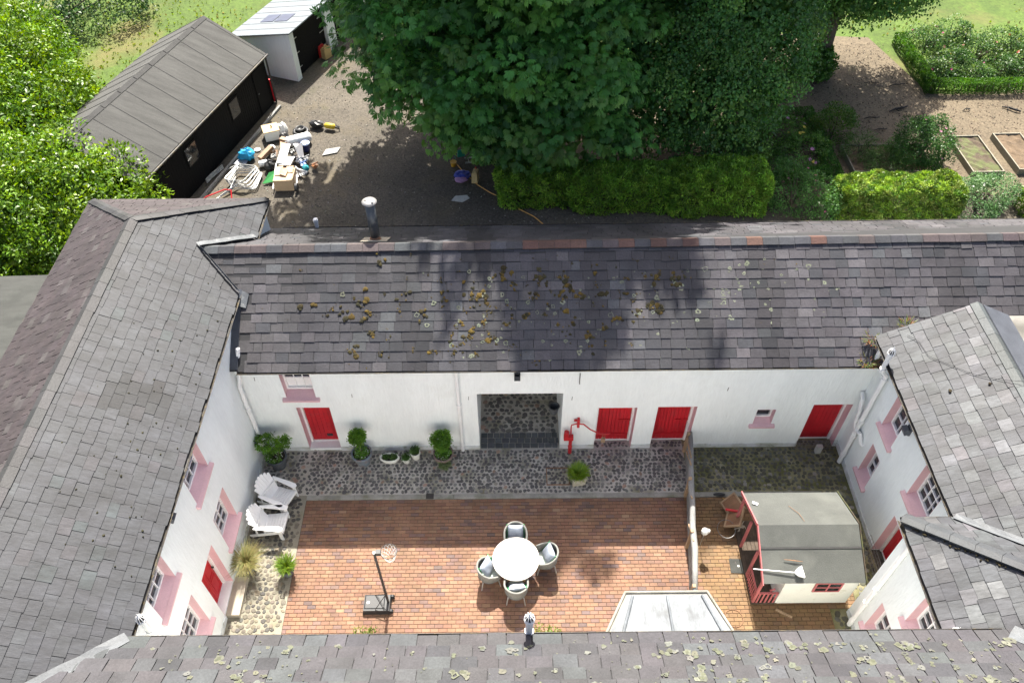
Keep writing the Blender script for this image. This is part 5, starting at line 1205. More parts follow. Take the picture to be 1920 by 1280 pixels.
topiary('potted topiary with two joined leafy heads in the courtyard corner', -6.78, 12.62, 'pot_grey', [(-.18, .02, 1.12, .32, .28, .22), (.30, .05, 1.16, .22, .2, .2), (.02, 0, 1.06, .22, .22, .18)], [(-.15, .02, 1.05), (.25, .04, 1.1)], 101, [(0, -.02, .5, .22, .20, .14), (-.06, -.08, .56, .16, .14, .12)])
topiary('potted ball topiary with white flowers, in a blue-grey pot beside the red door', -4.35, 12.72, 'pot_blue', [(-.0, .0, 1.26, .21, .21, .20)], [(0, .0, 1.1)], 104, [(0, 0, .46, .19, .19, .08)])
t3 = topiary('potted topiary with shaggy light green head and trailing plant near the drainpipe', -2.0, 12.68, 'pot_rust', [(-.03, .03, 1.10, .27, .26, .27)], [(0, .02, .95)], 107, [(0, 0, .46, .2, .2, .08)])
t3.rotation_euler = (0, 0, 0); local_leaves(t3, 'trailing_plant', [(.03, -.28, .32, .16, .10, .22)], 50, 30, .03, .035, .018, [(.17, .23, .10), (.12, .19, .07)], 108)
def smallpot(label, x, y, sx, r, h, seed, plants, rz=0):
    t = thing('white_planter', label, 'planter', (x, y, 0), rz, 'small cream planters by the back wall'); pot(t, r*.72, r, h, 'pot_white', .012, 24, sx, 1)
    local_leaves(t, 'foliage', plants, 40, 20, .025, .045, .03, [(.06, .14, .03), (.09, .17, .04), (.05, .10, .02)], seed)
smallpot('long oval cream planter with two small clumps', -3.58, 12.74, 1.9, .14, .22, 111, [(-.11, 0, .22, .07, .07, .06), (.12, 0, .22, .08, .08, .06)])
smallpot('smaller round cream pot, between the oval planter and the taller pot', -3.10, 12.72, 1, .12, .22, 112, [(0, 0, .22, .09, .09, .08)])
smallpot('taller round cream pot with a bushy plant, right of the oval planter', -2.84, 12.86, 1, .14, .30, 113, [(-.02, .02, .32, .11, .11, .11)])
def blades(t, name, n, base_r, ln, wd, z0, pal, spread=.7, seed=0, droopy=.5):
    g = np.random.default_rng(seed); a = g.uniform(0, 2*math.pi, n); r = base_r*np.sqrt(g.random(n)); C = np.c_[r*np.cos(a), r*np.sin(a), np.full(n, z0)]
    a2 = a+g.normal(0, .5, n); sp = g.uniform(.1, 1, n)*spread; D = unit(np.c_[np.cos(a2)*sp, np.sin(a2)*sp, np.ones(n)]); L = ln*g.uniform(.6, 1.15, n)
    S = unit(np.cross(D, np.array([0, 0, 1.])+.01)); w = (wd*g.uniform(.7, 1.2, n))[:, None]; mid = C+D*L[:, None]*.55; tip = mid+unit(D+np.c_[np.cos(a2)*droopy, np.sin(a2)*droopy, -droopy*np.ones(n)*.7])*L[:, None]*.5
    V = np.concatenate([np.stack([C-S*w/2, C+S*w/2, mid+S*w/2, mid-S*w/2], 1), np.stack([mid-S*w/2, mid+S*w/2, tip+S*w*.1, tip-S*w*.1], 1)]); T = tones(n, pal, .2)
    return quads(name, V, 'leaf', np.concatenate([T, T]), t, 'stuff', False)
t = thing('potted_grass', 'dark pot of bright green grass on the edge of the bricks', 'potted plant', (-5.92, 9.30, 0)); pot(t, .13, .19, .34, 'pot_grey', .02); blades(t, 'foliage', 420, .12, .34, .014, .30, [(.10, .18, .015), (.08, .145, .014), (.14, .20, .02)], .9, 5)
t = thing('potted_grass', 'pot of straw-coloured feathery grass beside the cottage door step', 'potted plant', (-6.96, 9.40, 0)); pot(t, .13, .19, .32, 'pot_grey', .02); blades(t, 'foliage', 620, .13, .62, .008, .28, [(.27, .23, .09), (.22, .20, .075), (.15, .17, .05)], 1.0, 6, .8)
t = thing('stone_planter', 'square stone planter of bright green grass on the cobbles below the pump', 'planter', (1.84, 12.02, 0), R(8)); MB().box(-.17, .17, -.17, .17, 0, .36, -.035).build('pot', 'pot_stone', t); MB().box(-.15, .15, -.15, .15, .34, .362).build('earth', 'earth', t)
blades(t, 'foliage', 600, .16, .30, .016, .34, [(.16, .27, .02), (.12, .23, .02), (.20, .30, .03)], 1.0, 7); local_leaves(t, 'trailing_plant', [(-.18, -.05, .33, .1, .14, .16)], 36, 22, .03, .03, .02, [(.20, .25, .12), (.14, .2, .08)], 115)
for i, (x, lab) in enumerate(((-3.5, 'yellow-green shrub tip showing over the near gutter, left of the vent'), (.72, 'yellow-green shrub tip showing over the near gutter, right of the vent'))):
    shrub('garden_shrub', lab, 'bush', [(x, 7.0, .55, .42, .42, .55)], [(.14, .17, .03), (.10, .14, .025)], 60, 24, .08, .08, .035, seed=130+i, out=.8)
# weeds in the gutter corner by the house wing
for i, (x, y, z, lab) in enumerate(((9.3, 13.5, 4.25, 'reddish weeds growing from the slates beside the house wing verge'), (9.15, 13.05, 3.92, 'green weeds sprouting in the gutter corner'), (10.2, 13.75, 4.45, 'thin green weeds along the house wing verge'))):
    t = thing('weed', lab, 'plant', (x, y, z)); blades(t, 'foliage', 90, .22, .22, .02, 0, [(.16, .16, .04), (.20, .09, .04), (.10, .15, .03)], 1.3, 140+i)

# ------------------------------------------------------------------ hand pump, drain covers, slabs, wall-side things
t = thing('water_pump', 'red cast-iron hand water pump against the white wall', 'pump', (1.66, 12.98, 0))
MB().lathe([(.055, 0), (.055, .32), (.065, .34), (.05, .36), (.05, .70), (.07, .72), (.07, .80), (.05, .82)], 14).build('column', 'red_iron', t)
MB().box(-.20, .07, -.06, .06, .70, .86).build('head', 'red_iron', t); MB().lathe([(.07, .80), (.07, 1.06), (.05, 1.07)], 14, (-.13, 0, 0)).build('barrel', 'red_iron', t)
MB().tube([(.0, .02, .86), (-.01, .04, 1.25), (0, .05, 1.32), (.16, .08, 1.34)], .018, 8).build('rod', 'red_iron', t)
MB().obox((.19, .1, 1.36), (.07, .12, .34)).obox((.12, .1, 1.47), (.12, .05, .04)).build('bracket', 'red_iron', t)
MB().tube([(.2, .06, 1.36), (.34, .04, 1.36), (.52, 0, 1.18), (.74, -.03, 1.04), (.95, -.05, 1.02), (1.10, -.06, 1.05)], .02, 8).build('handle', 'red_iron', t)
mb = MB().tube([(2.56, 12.93, .99), (2.55, 12.93, .80)], .006, 5).tube([(2.62, 12.93, .99), (2.62, 12.93, .80)], .006, 5); mb.box(2.53, 2.64, 12.90, 12.97, .62, .80); mb.solo('bell_weight', 'tan_wood', 'small wooden weight hanging from the pump handle', 'weight')
t = thing('drain_cover', 'iron-framed cobble-filled drain cover beside the stone planter', 'drain cover', (1.28, 12.17, 0))
MB().box(-.33, .33, -.29, .29, .0, .006).build('infill', 'mortar', t)
for q in ((-.33, .33, -.29, -.265), (-.33, .33, .265, .29), (-.33, -.305, -.265, .265), (.305, .33, -.265, .265)): MB().box(*q, .006, .03).build('frame_bar', 'rust', t)
b = stone_items(-.30, .30, -.26, .26, .12, lambda x, y: vary((.10, .095, .09), .2))
for v, f, tn, w in b: objmesh('cobble', [(p[0], p[1], p[2]+.006) for p in v], f, 'cobble', t, [tn]*len(v))
t = thing('drain_grate', 'small square iron drain grate in the kerb line', 'drain grate', (-2.35, 11.55, 0)); MB().box(-.11, .11, -.09, .09, .022, .034).build('plate', 'iron', t)
for i in range(4): MB().box(-.09+i*.05, -.06+i*.05, -.07, .07, .034, .042).build('bar', 'iron', t)
t = thing('drain_cover', 'pale square plastic drain cover in the bricks beside the playhouse', 'drain cover', (5.86, 9.38, 0), R(-3)); MB().box(-.17, .17, -.2, .2, .002, .020).build('lid', 'felt_green', t); MB().box(-.03, .0, .05, .12, .020, .024).build('keyhole', 'iron', t); MB().lathe([(.035, .02), (.03, .026), (.001, .027)], 10, (.05, .0, 0)).build('knob', 'concrete_block', t)
MB().box(-7.26, -6.92, 8.12, 9.14, .0, .15).solo('stone_step', 'stone_slab', 'long pale stone step at the red cottage door', 'step')
MB().obox((8.92, 12.93, .16), (.16, .12, .32)).solo('concrete_block', 'concrete_block', 'grey concrete block standing against the wire panel', 'block')
def wirepanel(label, fr, u0, u1, h, d):
    t = thing('wire_mesh', label, 'wire panel', tuple(Vector(fr.p((u0+u1)/2, 0, d))))
    for i in range(5): z = .02+(h-.04)*i/4; MB().tube([fr.p(u0, z, d), fr.p(u1, z, d)], .006, 5).build('wire', 'grating', t, True)
    n = int((u1-u0)/.10)
    for i in range(n+1): u = u0+(u1-u0)*i/n; MB().tube([fr.p(u, 0, d+.008), fr.p(u, h, d+.008)], .004, 4).build('wire', 'grating', t, True)
wirepanel('low wire mesh panel across the red door in the far corner', fb, 8.25, 9.44, .42, .10); wirepanel('wire mesh panel leaning by the house wing door', fN, 8.8, 9.95, .60, .16)
t = thing('plastic_trough', 'dark grey plastic trough on the cobbles between playhouse and house wing', 'planter', (9.10, 9.72, 0), R(82)); MB().box(-.30, .30, -.09, .09, 0, .2, -.015).build('trough', 'lead_dark', t); MB().box(-.28, .28, -.07, .07, .2, .204).build('earth', 'earth', t)
t = thing('metal_bucket', 'grey metal bucket hanging in the archway', 'bucket', (1.20, 13.75, .95)); MB().lathe([(.10, 0), (.15, .30), (.16, .30), (.16, .31), (.14, .31), (.09, .02)], 16).build('bucket', 'lead', t); MB().tube([(-.15, 0, .3), (-.1, 0, .45), (0, 0, .5), (.1, 0, .45), (.15, 0, .3)], .008, 5).build('handle', 'iron', t)
MB().tube([(1.33, 14.6, 2.3), (1.2, 14.7, 1.95), (.95, 14.9, 1.7), (.75, 15.0, 2.1)], .012, 6).tube([(1.3, 14.5, 1.7), (1.24, 14.45, 1.35), (1.2, 14.4, 1.2)], .012, 6).solo('extension_cable', 'hose', 'orange cable looped on the archway wall', 'cable')

# ------------------------------------------------------------------ basketball stand
t = thing('basketball_stand', 'black portable basketball stand with netted hoop on the bricks', 'basketball hoop', (-3.2, 8.42, 0))
bs = MB().box(-.64, .07, -.26, .22, .02, .17, .03).build('base', 'black_plastic', t)
MB().box(-.60, -.08, -.19, .19, .168, .186, .03).build('base_lid', 'black_plastic', bs); MB().lathe([(.032, .186), (.034, .194), (.02, .194)], 12, (-.50, -.02, 0)).build('filler_cap', 'tube_metal', bs)
for y in (-.2, .18): MB().tube([(.07, y-.03, .07), (.07, y+.03, .07)], .07, 12).build('wheel', 'black_plastic', bs)
MB().tube([(0, 0, .1), (0, 0, 2.82)], .032, 12).build('post', 'black_plastic', t)
for zz in (.9, 1.2, 1.55, 1.9, 2.2, 2.5): MB().tube([(-.04, -.02, zz), (.04, -.02, zz)], .012, 6).build('bolt', 'black_plastic', t)
for a, b in (((0, .0, .62), (-.30, -.20, .19)), ((0, 0, .62), (-.34, .17, .19)), ((-.05, -.2, .19), (-.3, .17, .19))): MB().tube([a, b], .011, 6).build('brace', 'black_plastic', t)
MB().obox((.09, .02, 2.80), (.12, .10, .12)).build('bracket', 'black_plastic', t); MB().lathe([(.03, 2.82), (.035, 2.85), (.01, 2.86)], 10).build('post_cap', 'net', t)
cx, cz, rr = .33, 2.80, .19
rim = MB().tube([(cx+rr*math.cos(2*math.pi*i/28), .05+rr*math.sin(2*math.pi*i/28), cz) for i in range(28)], .009, 6, closed=True).build('rim', 'iron', t)
nt_ = MB()
for i in range(12):
    for s in (1, -1):
        P = []
        for j in range(5):
            k = j/4; a = 2*math.pi*(i/12+s*k*2/12); r = rr*(1-.48*k); P.append((cx+r*math.cos(a), .05+r*math.sin(a), cz-.36*k))
        nt_.tube(P, .0045, 4, False)
nt_.build('net', 'net', t)

# ------------------------------------------------------------------ weathered fence across the yard
A = Vector((5.08, 13.08, 0)); B = Vector((4.47, 8.28, 0)); d = (B-A).normalized(); sd = Vector((-d.y, d.x, 0)); Lf = (B-A).length
t = thing('timber_fence', 'weathered grey timber fence dividing the brick yard from the playhouse side', 'fence', tuple((A+B)/2))
n = 38
for i in range(n):
    p = A+d*(Lf*(i+.5)/n); q = MB(); e = random.uniform(-.01, .01); w = Lf/n*.46
    q.add([tuple(v) for v in (p-d*w+sd*(.012+e), p+d*w+sd*(.012+e), p+d*w-sd*(.012-e), p-d*w-sd*(.012-e))]+[tuple(v+Vector((0, 0, .80+random.uniform(-.02, .02)))) for v in (p-d*w+sd*(.012+e), p+d*w+sd*(.012+e), p+d*w-sd*(.012-e), p-d*w-sd*(.012-e))], [(3, 2, 1, 0), (4, 5, 6, 7), (0, 1, 5, 4), (1, 2, 6, 5), (2, 3, 7, 6), (3, 0, 4, 7)])
    q.build('board', 'grey_wood', t, True)
P = [A+d*(Lf*i/8)+sd*random.uniform(-.025, .025)+Vector((0, 0, .84+random.uniform(-.02, .02))) for i in range(9)]
MB().tube(P, [.06, .075, .07, .085, .075, .08, .085, .075, .07], 10).build('top_rail', 'grey_wood', t, True, smooth=True)
for i, s in enumerate((.02, .33, .66, .97)): p = A+d*Lf*s-sd*.05; MB().box(p.x-.04, p.x+.04, p.y-.04, p.y+.04, 0, .95).build('post', 'tan_wood', t, True)
for i, (s0, s1, z) in enumerate(((.03, .2, 1.0), (.38, .46, .93), (.60, .72, .93), (.12, .24, .93))): a = A+d*Lf*s0; b = A+d*Lf*s1; MB().bar(a-sd*.10+Vector((0, 0, z-.2)), b-sd*.02+Vector((0, 0, z)), .035, .05).build('stake', 'tan_wood', t, True)
t = thing('plastic_owl', 'white rounded plastic figure on a thin stake beside the fence', 'garden ornament', (4.98, 9.95, 0)); MB().tube([(0, 0, 0), (0, 0, .8)], .008, 6).build('stake', 'tube_metal', t)
MB().lathe([(.02, -.1), (.07, -.08), (.095, 0), (.085, .07), (.05, .11), (.01, .12)], 14, (0, 0, .82)).build('body', 'pot_white', t, smooth=True); MB().lathe([(.015, -.07), (.05, -.04), (.055, 0), (.04, .04), (.005, .06)], 12, (.085, .0, .87)).build('head', 'pot_white', t, smooth=True)
for yy in (-.025, .025): MB().lathe([(.012, -.01), (.014, 0), (.004, .012)], 8, (.13, yy, .885)).build('eye', 'iron', t)
MB().lathe([(.012, -.008), (.004, .02)], 6, (.138, 0, .87)).build('beak', 'brown_wood', t)

# ------------------------------------------------------------------ playhouse with veranda
t = thing('playhouse', 'small white wooden playhouse with green-grey felt roof and red veranda', 'playhouse', (7.25, 9.5, 0))
x0, xw, x1, y0, y1, ze, zr = 6.04, 6.62, 8.40, 8.36, 10.66, 1.40, 1.98; ym = 9.5
def slope_z(y): return zr-(abs(y-ym))*(zr-ze+.02)/1.24+.03
base = MB().box(xw, x1, y0+.0, y1, .06, ze); base.add([(xw, y0, ze), (xw, y1, ze), (xw, ym, zr-.05)], [(0, 1, 2)]).add([(x1, y0, ze), (x1, y1, ze), (x1, ym, zr-.05)], [(0, 1, 2)]); wl = base.build('wall', 'cream_board', t, True)
for i in range(11):
    z = .07+i*.122
    MB().slab([(xw-.01, y0-.020, z), (x1+.01, y0-.020, z), (x1+.01, y0-.006, z+.118), (xw-.01, y0-.006, z+.118)], .012).build('board', 'cream_board', wl, True)
    MB().slab([(x1+.01, y1+.020, z), (xw-.01, y1+.020, z), (xw-.01, y1+.006, z+.118), (x1+.01, y1+.006, z+.118)], .012).build('board', 'cream_board', wl, True)
w_ = MB()
for q in ((7.35, 8.02, .78, .82), (7.35, 8.02, 1.22, 1.26), (7.35, 7.39, .82, 1.22), (7.98, 8.02, .82, 1.22), (7.665, 7.70, .82, 1.22), (7.39, 7.665, 1.0, 1.03), (7.70, 7.98, 1.0, 1.03)): w_.box(q[0], q[1], y0-.055, y0-.022, q[2], q[3])
w_ = w_.build('window', 'rail_pink', t, True)
for a, b in ((7.39, 7.665), (7.70, 7.98)):
    for c, dd in ((.82, 1.0), (1.03, 1.22)): MB().box(a, b, y0-.04, y0-.030, c, dd).build('pane', 'glass', w_, True)
dr = MB().box(xw-.03, xw-.005, 9.15, 9.75, .12, 1.3).build('door', 'cream_board', t, True); MB().tube([(xw-.06, 9.25, .7), (xw-.03, 9.25, .7)], .02, 8).build('handle', 'iron', dr, True)
rf = MB().slab([(x0-.02, y0-.10, ze-.02), (x1+.08, y0-.10, ze-.02), (x1+.08, ym, zr), (x0-.02, ym, zr)], .035).slab([(x1+.08, y1+.10, ze-.02), (x0-.02, y1+.10, ze-.02), (x0-.02, ym, zr), (x1+.08, ym, zr)], .035).build('roof', 'felt', t, True)
MB().slab([(x0-.02, 8.98, slope_z(8.98)-.012), (x1+.08, 8.98, slope_z(8.98)-.012), (x1+.08, 9.02, slope_z(9.02)-.012), (x0-.02, 9.02, slope_z(9.02)-.012)], .008).build('felt_lap', 'felt_dark', rf, True)
for ya, za, yb, zb_ in ((y0-.13, ze-.05, ym, zr-.01), (y1+.13, ze-.05, ym, zr-.01)):
    MB().bar((x0-.045, ya, za), (x0-.045, yb, zb_), .025, .10).build('bargeboard', 'rail_pink', t, True)
    MB().bar((x1+.10, ya, za), (x1+.10, yb, zb_), .02, .08).build('bargeboard', 'soil', t, True)
dk = MB().box(x0-.02, xw, y0-.02, y1, .0, .06).build('deck', 'dark_wood', t, True)
for i in range(6): MB().box(x0-.02+i*.108, x0-.02+i*.108+.098, y0-.02, y1, .06, .085).build('deck_board', 'dark_wood', dk, True)
for y in (y0+.02, 9.1, 9.9, y1-.02): MB().box(x0-.01, x0+.05, y-.03, y+.03, .085, ze).build('post', 'rail_pink', t, True)
for (ya, yb) in ((y0+.05, 9.07),):
    MB().box(x0, x0+.04, ya, yb, .56, .60).build('rail', 'rail_pink', t, True); MB().box(x0, x0+.04, ya, yb, .14, .18).build('rail', 'rail_pink', t, True)
    for i in range(8): y = ya+.04+(yb-ya-.08)*i/7; MB().box(x0-.012, x0-.001, y-.017, y+.017, .10, .66).build('picket', 'rail_pink', t, True)
MB().box(x0+.06, xw-.02, y0, y0+.04, .56, .60).build('rail', 'rail_pink', t, True)
for i in range(5): x = x0+.1+i*.105; MB().box(x-.022, x+.022, y0-.012, y0-.001, .08, .60).build('picket', 'rail_pink', t, True)
# things on and around the playhouse
t = thing('broom', 'white broom lying on the near slope of the playhouse roof', 'broom', (6.35, 8.5, slope_z(8.5))); MB().tube([(-.56, .06, .03), (.45, -.04, .02)], .013, 8).build('handle', 'white_paint', t)
MB().add([(.43, -.07, .0), (.43, -.01, .0), (.50, .06, .0), (.62, .13, -.01), (.64, -.16, -.03), (.50, -.13, -.01)]+[(.43, -.07, .04), (.43, -.01, .04), (.50, .06, .05), (.62, .13, .045), (.64, -.16, .03), (.50, -.13, .045)], [(5, 4, 3, 2, 1, 0), (6, 7, 8, 9, 10, 11)]+[(k_, (k_+1) % 6, 6+(k_+1) % 6, 6+k_) for k_ in range(6)]).build('head', 'white_paint', t)
MB().tube([(6.55, 8.75, slope_z(8.75)+.01), (6.8, 8.72, slope_z(8.72)+.02), (7.0, 8.70, slope_z(8.7)+.01)], [.008, .014, .006], 6).solo('stick', 'brown_wood', 'brown stick lying on the playhouse roof above the broom', 'stick')
MB().tube([(7.0, 10.2, slope_z(10.2)+.01), (7.15, 9.9, slope_z(9.9)+.01), (7.18, 9.6, slope_z(9.6)+.01)], [.005, .007, .004], 5).solo('stick', 'brown_wood', 'thin twig on the far slope of the playhouse roof', 'stick')
MB().obox((6.18, 10.30, slope_z(10.3)+.02), (.14, .07, .02), (0, 0, R(-25))).solo('white_card', 'white_paint', 'small white card on the corner of the playhouse roof', 'card')
for i, (x, y, rz, lab) in enumerate(((6.02, 11.02, R(-68), 'brown framed wooden tray leaning against the playhouse, far one'), (5.98, 10.62, R(-112), 'brown framed wooden tray leaning against the playhouse, near one'))):
    t = thing('wooden_tray', lab, 'tray', (x, y, .0), rz, 'wooden trays beside the playhouse'); MX = Matrix.Translation((0, 0, .30)) @ Matrix.Rotation(R(40), 4, 'X')
    def pp(nm, *b, m='brown_wood'):
        q = MB(); q.M = MX; q.box(*b); q.build(nm, m, t)
    pp('board', -.24, .24, -.22, .22, -.01, .01)
    for b in ((-.27, .27, -.25, -.21, -.025, .03), (-.27, .27, .21, .25, -.025, .03), (-.27, -.23, -.21, .21, -.025, .03), (.23, .27, -.21, .21, -.025, .03)): pp('frame_bar', *b, m='tan_wood')
MB().obox((6.0, 10.84, .33), (.42, .05, .05), (0, R(-12), R(-18))).solo('red_bar', 'red_paint', 'red painted bar lying between the two wooden trays', 'bar')
MB().tube([(5.86, 11.42, .02), (6.1, 11.22, .05)], .012, 6).solo('orange_stick', 'hose', 'orange stick beside the kerb behind the playhouse', 'stick')
MB().lathe([(.02, 0), (.09, .02), (.11, .05), (.05, .09), (.01, .1)], 12, (5.78, 11.50, .02), 1.6, .55).solo('shoe', 'black_plastic', 'black shoe left on the kerb behind the playhouse', 'shoe')
MB().tube([(5.72+.24*math.cos(2*math.pi*i/26), 10.32+.24*math.sin(2*math.pi*i/26), .28+.06*math.sin(2*math.pi*i/26)) for i in range(26)], .008, 5, closed=True).solo('wire_hoop', 'grating', 'thin wire hoop hanging beside the wooden trays', 'hoop')
MB().tube([(5.52+.23*math.cos(2*math.pi*i/26), 7.98+.23*math.sin(2*math.pi*i/26), .02) for i in range(26)], .009, 5, closed=True).solo('wire_hoop', 'rust', 'brown hoop lying on the bricks beside the bay window', 'hoop')
mb = MB()
for i in range(9): mb.tube([(6.12, 10.42, .3), (6.12+random.uniform(-.12, .1), 10.42+random.uniform(-.14, .14), .34+random.uniform(0, .1)), (6.12+random.uniform(-.2, .16), 10.42+random.uniform(-.22, .2), .3)], .012, 5)
mb.solo('rope', 'stone_slab', 'tangle of pale rope at the near end of the wooden trays', 'rope')
MB().bar((6.62, 8.20, .02), (6.98, 7.98, .02), .06, .035).solo('plank_offcut', 'tan_wood', 'short timber offcut on the bricks in front of the playhouse', 'plank')
MB().obox((6.42, 8.40, .72), (.10, .05, .13), (R(20), 0, R(15))).solo('hanging_tag', 'rail_pink', 'small pink tag hanging under the playhouse eave by the broom', 'tag')

# ------------------------------------------------------------------ clear-out heap on the gravel
def j(c): return MB(c)
def solo(mb, name, label, cat, mat='junk', group=None, smooth=False): return mb.solo(name, mat, label, cat, group, None, smooth)
t = thing('drawer_unit', 'cream drawer unit with pale wooden top at the far end of the heap', 'cabinet', (-10.25, 29.3, 0), R(22)); MB().box(-.32, .32, -.3, .3, 0, .42).build('carcass', 'pot_white', t); MB().box(-.34, .34, -.32, .32, .42, .45).build('top', 'pale_wood', t)
for k in range(4): MB().box(-.34+k*.17+.004, -.34+(k+1)*.17-.004, -.318, .318, .45, .456).build('top_board', 'pale_wood', t)
MB().box(-.29, .29, -.312, -.30, .06, .38).build('drawer_front', 'pot_white', t); MB().tube([(.05, .0, .456), (.05, .02, .56)], .03, 7).build('latch', 'iron', t)
def lump(mb, c, r, n=10, m=6, jit=.18):
    vs = []; 
    for i in range(m+1):
        for k in range(n):
            ph = math.pi*i/m; th = 2*math.pi*k/n; q = 1+random.uniform(-jit, jit); vs.append((c[0]+r[0]*q*math.sin(ph)*math.cos(th), c[1]+r[1]*q*math.sin(ph)*math.sin(th), max(.0, c[2]+r[2]*q*math.cos(ph))))
    mb.add(vs, [(i*n+k, i*n+(k+1) % n, (i+1)*n+(k+1) % n, (i+1)*n+k) for i in range(m) for k in range(n)]); return mb
solo(lump(j((.62, .62, .60)), (-9.85, 29.55, .22), (.25, .28, .28)), 'plastic_sack', 'crumpled white plastic sack behind the drawer unit', 'sack')
solo(lump(j((.03, .03, .032)), (-9.72, 29.2, .12), (.2, .16, .15)), 'rubbish_bag', 'small black bag beside the white sack', 'bag')
t = thing('tyre', 'black tyre with a smaller ring inside it on the gravel', 'tyre', (-9.05, 29.55, 0)); MB().lathe([(.22, 0), (.34, .02), (.37, .08), (.34, .15), (.24, .17), (.22, .1), (.22, 0)], 26).build('tread', 'black_plastic', t, smooth=True); MB().lathe([(.15, .1), (.20, .12), (.21, .26), (.17, .28), (.15, .2)], 22, (-.02, .03, 0)).build('inner_ring', 'black_plastic', t, smooth=True)
a = Vector((-9.45, 28.55, .22)); b = Vector((-8.5, 28.95, .24)); d = (b-a).normalized()
t = thing('water_cylinder', 'white water cylinder lying on its side on the heap', 'cylinder', tuple((a+b)/2-Vector((0, 0, .22)))); MB().tube([a-d*.04, a, a+d*.04, b-d*.1, b-d*.02, b+d*.03], [.10, .19, .22, .22, .18, .06], 20).build('tank', 'white_paint', t, True, smooth=True); MB().tube([a-d*.07, a-d*.03], .06, 12).build('boss', 'tube_metal', t, True); MB().tube([a-d*.03, a-d*.06+Vector((-.1, .1, .1))], .02, 6).build('pipe_stub', 'white_paint', t, True)
t = thing('paint_tub', 'dark blue tub with pale blue lid at the right of the heap', 'tub', (-8.62, 28.3, 0)); MB((.02, .03, .12)).lathe([(.15, 0), (.18, .34), (.19, .34)], 18).build('tub', 'junk', t); MB((.35, .45, .65)).lathe([(.195, .33), (.2, .36), (.19, .37), (.001, .372)], 18).build('lid', 'junk', t)
t = thing('garden_vacuum', 'black and yellow garden machine with bag lying at the far side of the heap', 'machine', (-8.2, 29.95, 0), R(-12)); lump(MB(), (-.25, .02, .15), (.36, .2, .17), jit=.15).build('bag', 'black_plastic', t); MB((.55, .40, .03)).tube([(.12, 0, .14), (.2, 0, .15), (.55, -.02, .15), (.62, -.02, .15)], [.06, .12, .12, .05], 14).build('housing', 'junk', t, smooth=True); MB().tube([(.62, -.02, .15), (.78, 0, .1), (.72, .18, .04), (.3, .24, .03)], .03, 7).build('cable', 'black_plastic', t); MB().tube([(-.55, .02, .1), (-.7, .2, .06), (-.5, .3, .03), (-.2, .28, .03)], .02, 6).build('strap', 'black_plastic', t)
t = thing('helmet', 'white helmet beside the long white board', 'helmet', (-10.05, 28.25, 0)); lump(MB(), (0, 0, .14), (.17, .17, .15), 14, 8, .02).build('shell', 'white_paint', t, smooth=True); MB().tube([(-.08, -.14, .05), (0, -.16, .02), (.08, -.14, .05)], .012, 5).build('strap', 'black_plastic', t)
t = thing('plywood_box', 'pale plywood box with open cardboard flaps at the near end of the heap', 'box', (-9.02, 25.95, 0), R(1)); MB().box(-.38, .38, -.42, .42, 0, .5).build('carcass', 'cardboard', t)
for q in ((-.36, -.08, -.1, .4), (.05, .34, .05, .4)): MB().slab([(q[0], q[2], .53), (q[1], q[2], .55), (q[1], q[3], .62), (q[0], q[3], .58)], .012).build('flap', 'cardboard', t)
MB().slab([(-.15, -.1, .6), (.1, -.2, .56), (.14, .15, .6), (-.1, .2, .7)], .012).build('flap', 'cardboard', t); MB().box(.14, .37, -.4, .1, .502, .514).build('lid_board', 'pale_wood', t)
solo(j((.68, .67, .62)).obox((-9.3, 27.35, .50), (.34, 1.55, .04), (R(-6), R(4), R(3))), 'long_board', 'long white board lying along the top of the heap', 'board')
solo(j((.70, .69, .66)).obox((-9.05, 26.75, .56), (.5, .55, .03), (R(3), R(-5), R(-10))), 'white_board', 'square white board in front of the long board', 'board')
solo(j((.66, .65, .62)).obox((-9.47, 26.1, .30), (.05, 1.3, .05), (R(14), 0, R(2))), 'white_batten', 'white batten propped beside the plywood box', 'batten')
solo(j((.64, .64, .62)).obox((-8.55, 25.8, .2), (.05, .8, .04), (R(12), 0, R(8))), 'white_batten', 'short white batten right of the plywood box', 'batten')
t = thing('rubber_tyre', 'small black rubber tyre beside the plywood box', 'tyre', (-8.52, 25.52, .0)); MB().tube([(-.05, 0, .17), (.05, .0, .17)], .17, 18).build('tyre', 'black_plastic', t); MB().tube([(-.06, 0, .17), (.06, 0, .17)], .07, 12).build('hub', 'iron', t)
solo(j((.03, .22, .05)).slab([(-10.0, 25.95, .04), (-9.5, 26.0, .12), (-9.45, 26.45, .34), (-9.75, 26.35, .3)], .03), 'green_sheet', 'green plastic sheet folded against the plywood box', 'sheet')
solo(lump(j((.02, .30, .55)), (-11.0, 27.75, .2), (.34, .28, .26), 12, 7, .22), 'plastic_bag', 'bright blue plastic bag on the gravel near the shed', 'bag')
solo(j((.42, .44, .50)).slab([(-11.5, 27.35, .02), (-10.95, 27.3, .04), (-10.9, 27.75, .06), (-11.25, 27.8, .05)], .015), 'grey_sheet', 'grey plastic sheet under the blue bag', 'sheet')
solo(MB().lathe([(.0, .005), (.1, .008), (.13, .02), (.13, .026), (.0, .015)], 18, (-10.7, 28.35, 0)), 'plate', 'white plate lying alone on the gravel', 'plate', 'pot_white')
t = thing('white_canister', 'white canister lying left of the long board', 'canister', (-10.2, 27.2, 0)); MB().tube([(-.17, -.05, .13), (-.13, -.04, .13), (.15, .04, .15), (.18, .05, .15)], [.09, .13, .13, .08], 14).build('tub', 'white_paint', t, smooth=True)
solo(lump(j((.018, .018, .02)), (-9.85, 26.95, .2), (.26, .24, .24)), 'rubbish_bag', 'black rubbish bag between the canister and the green sheet', 'bag')
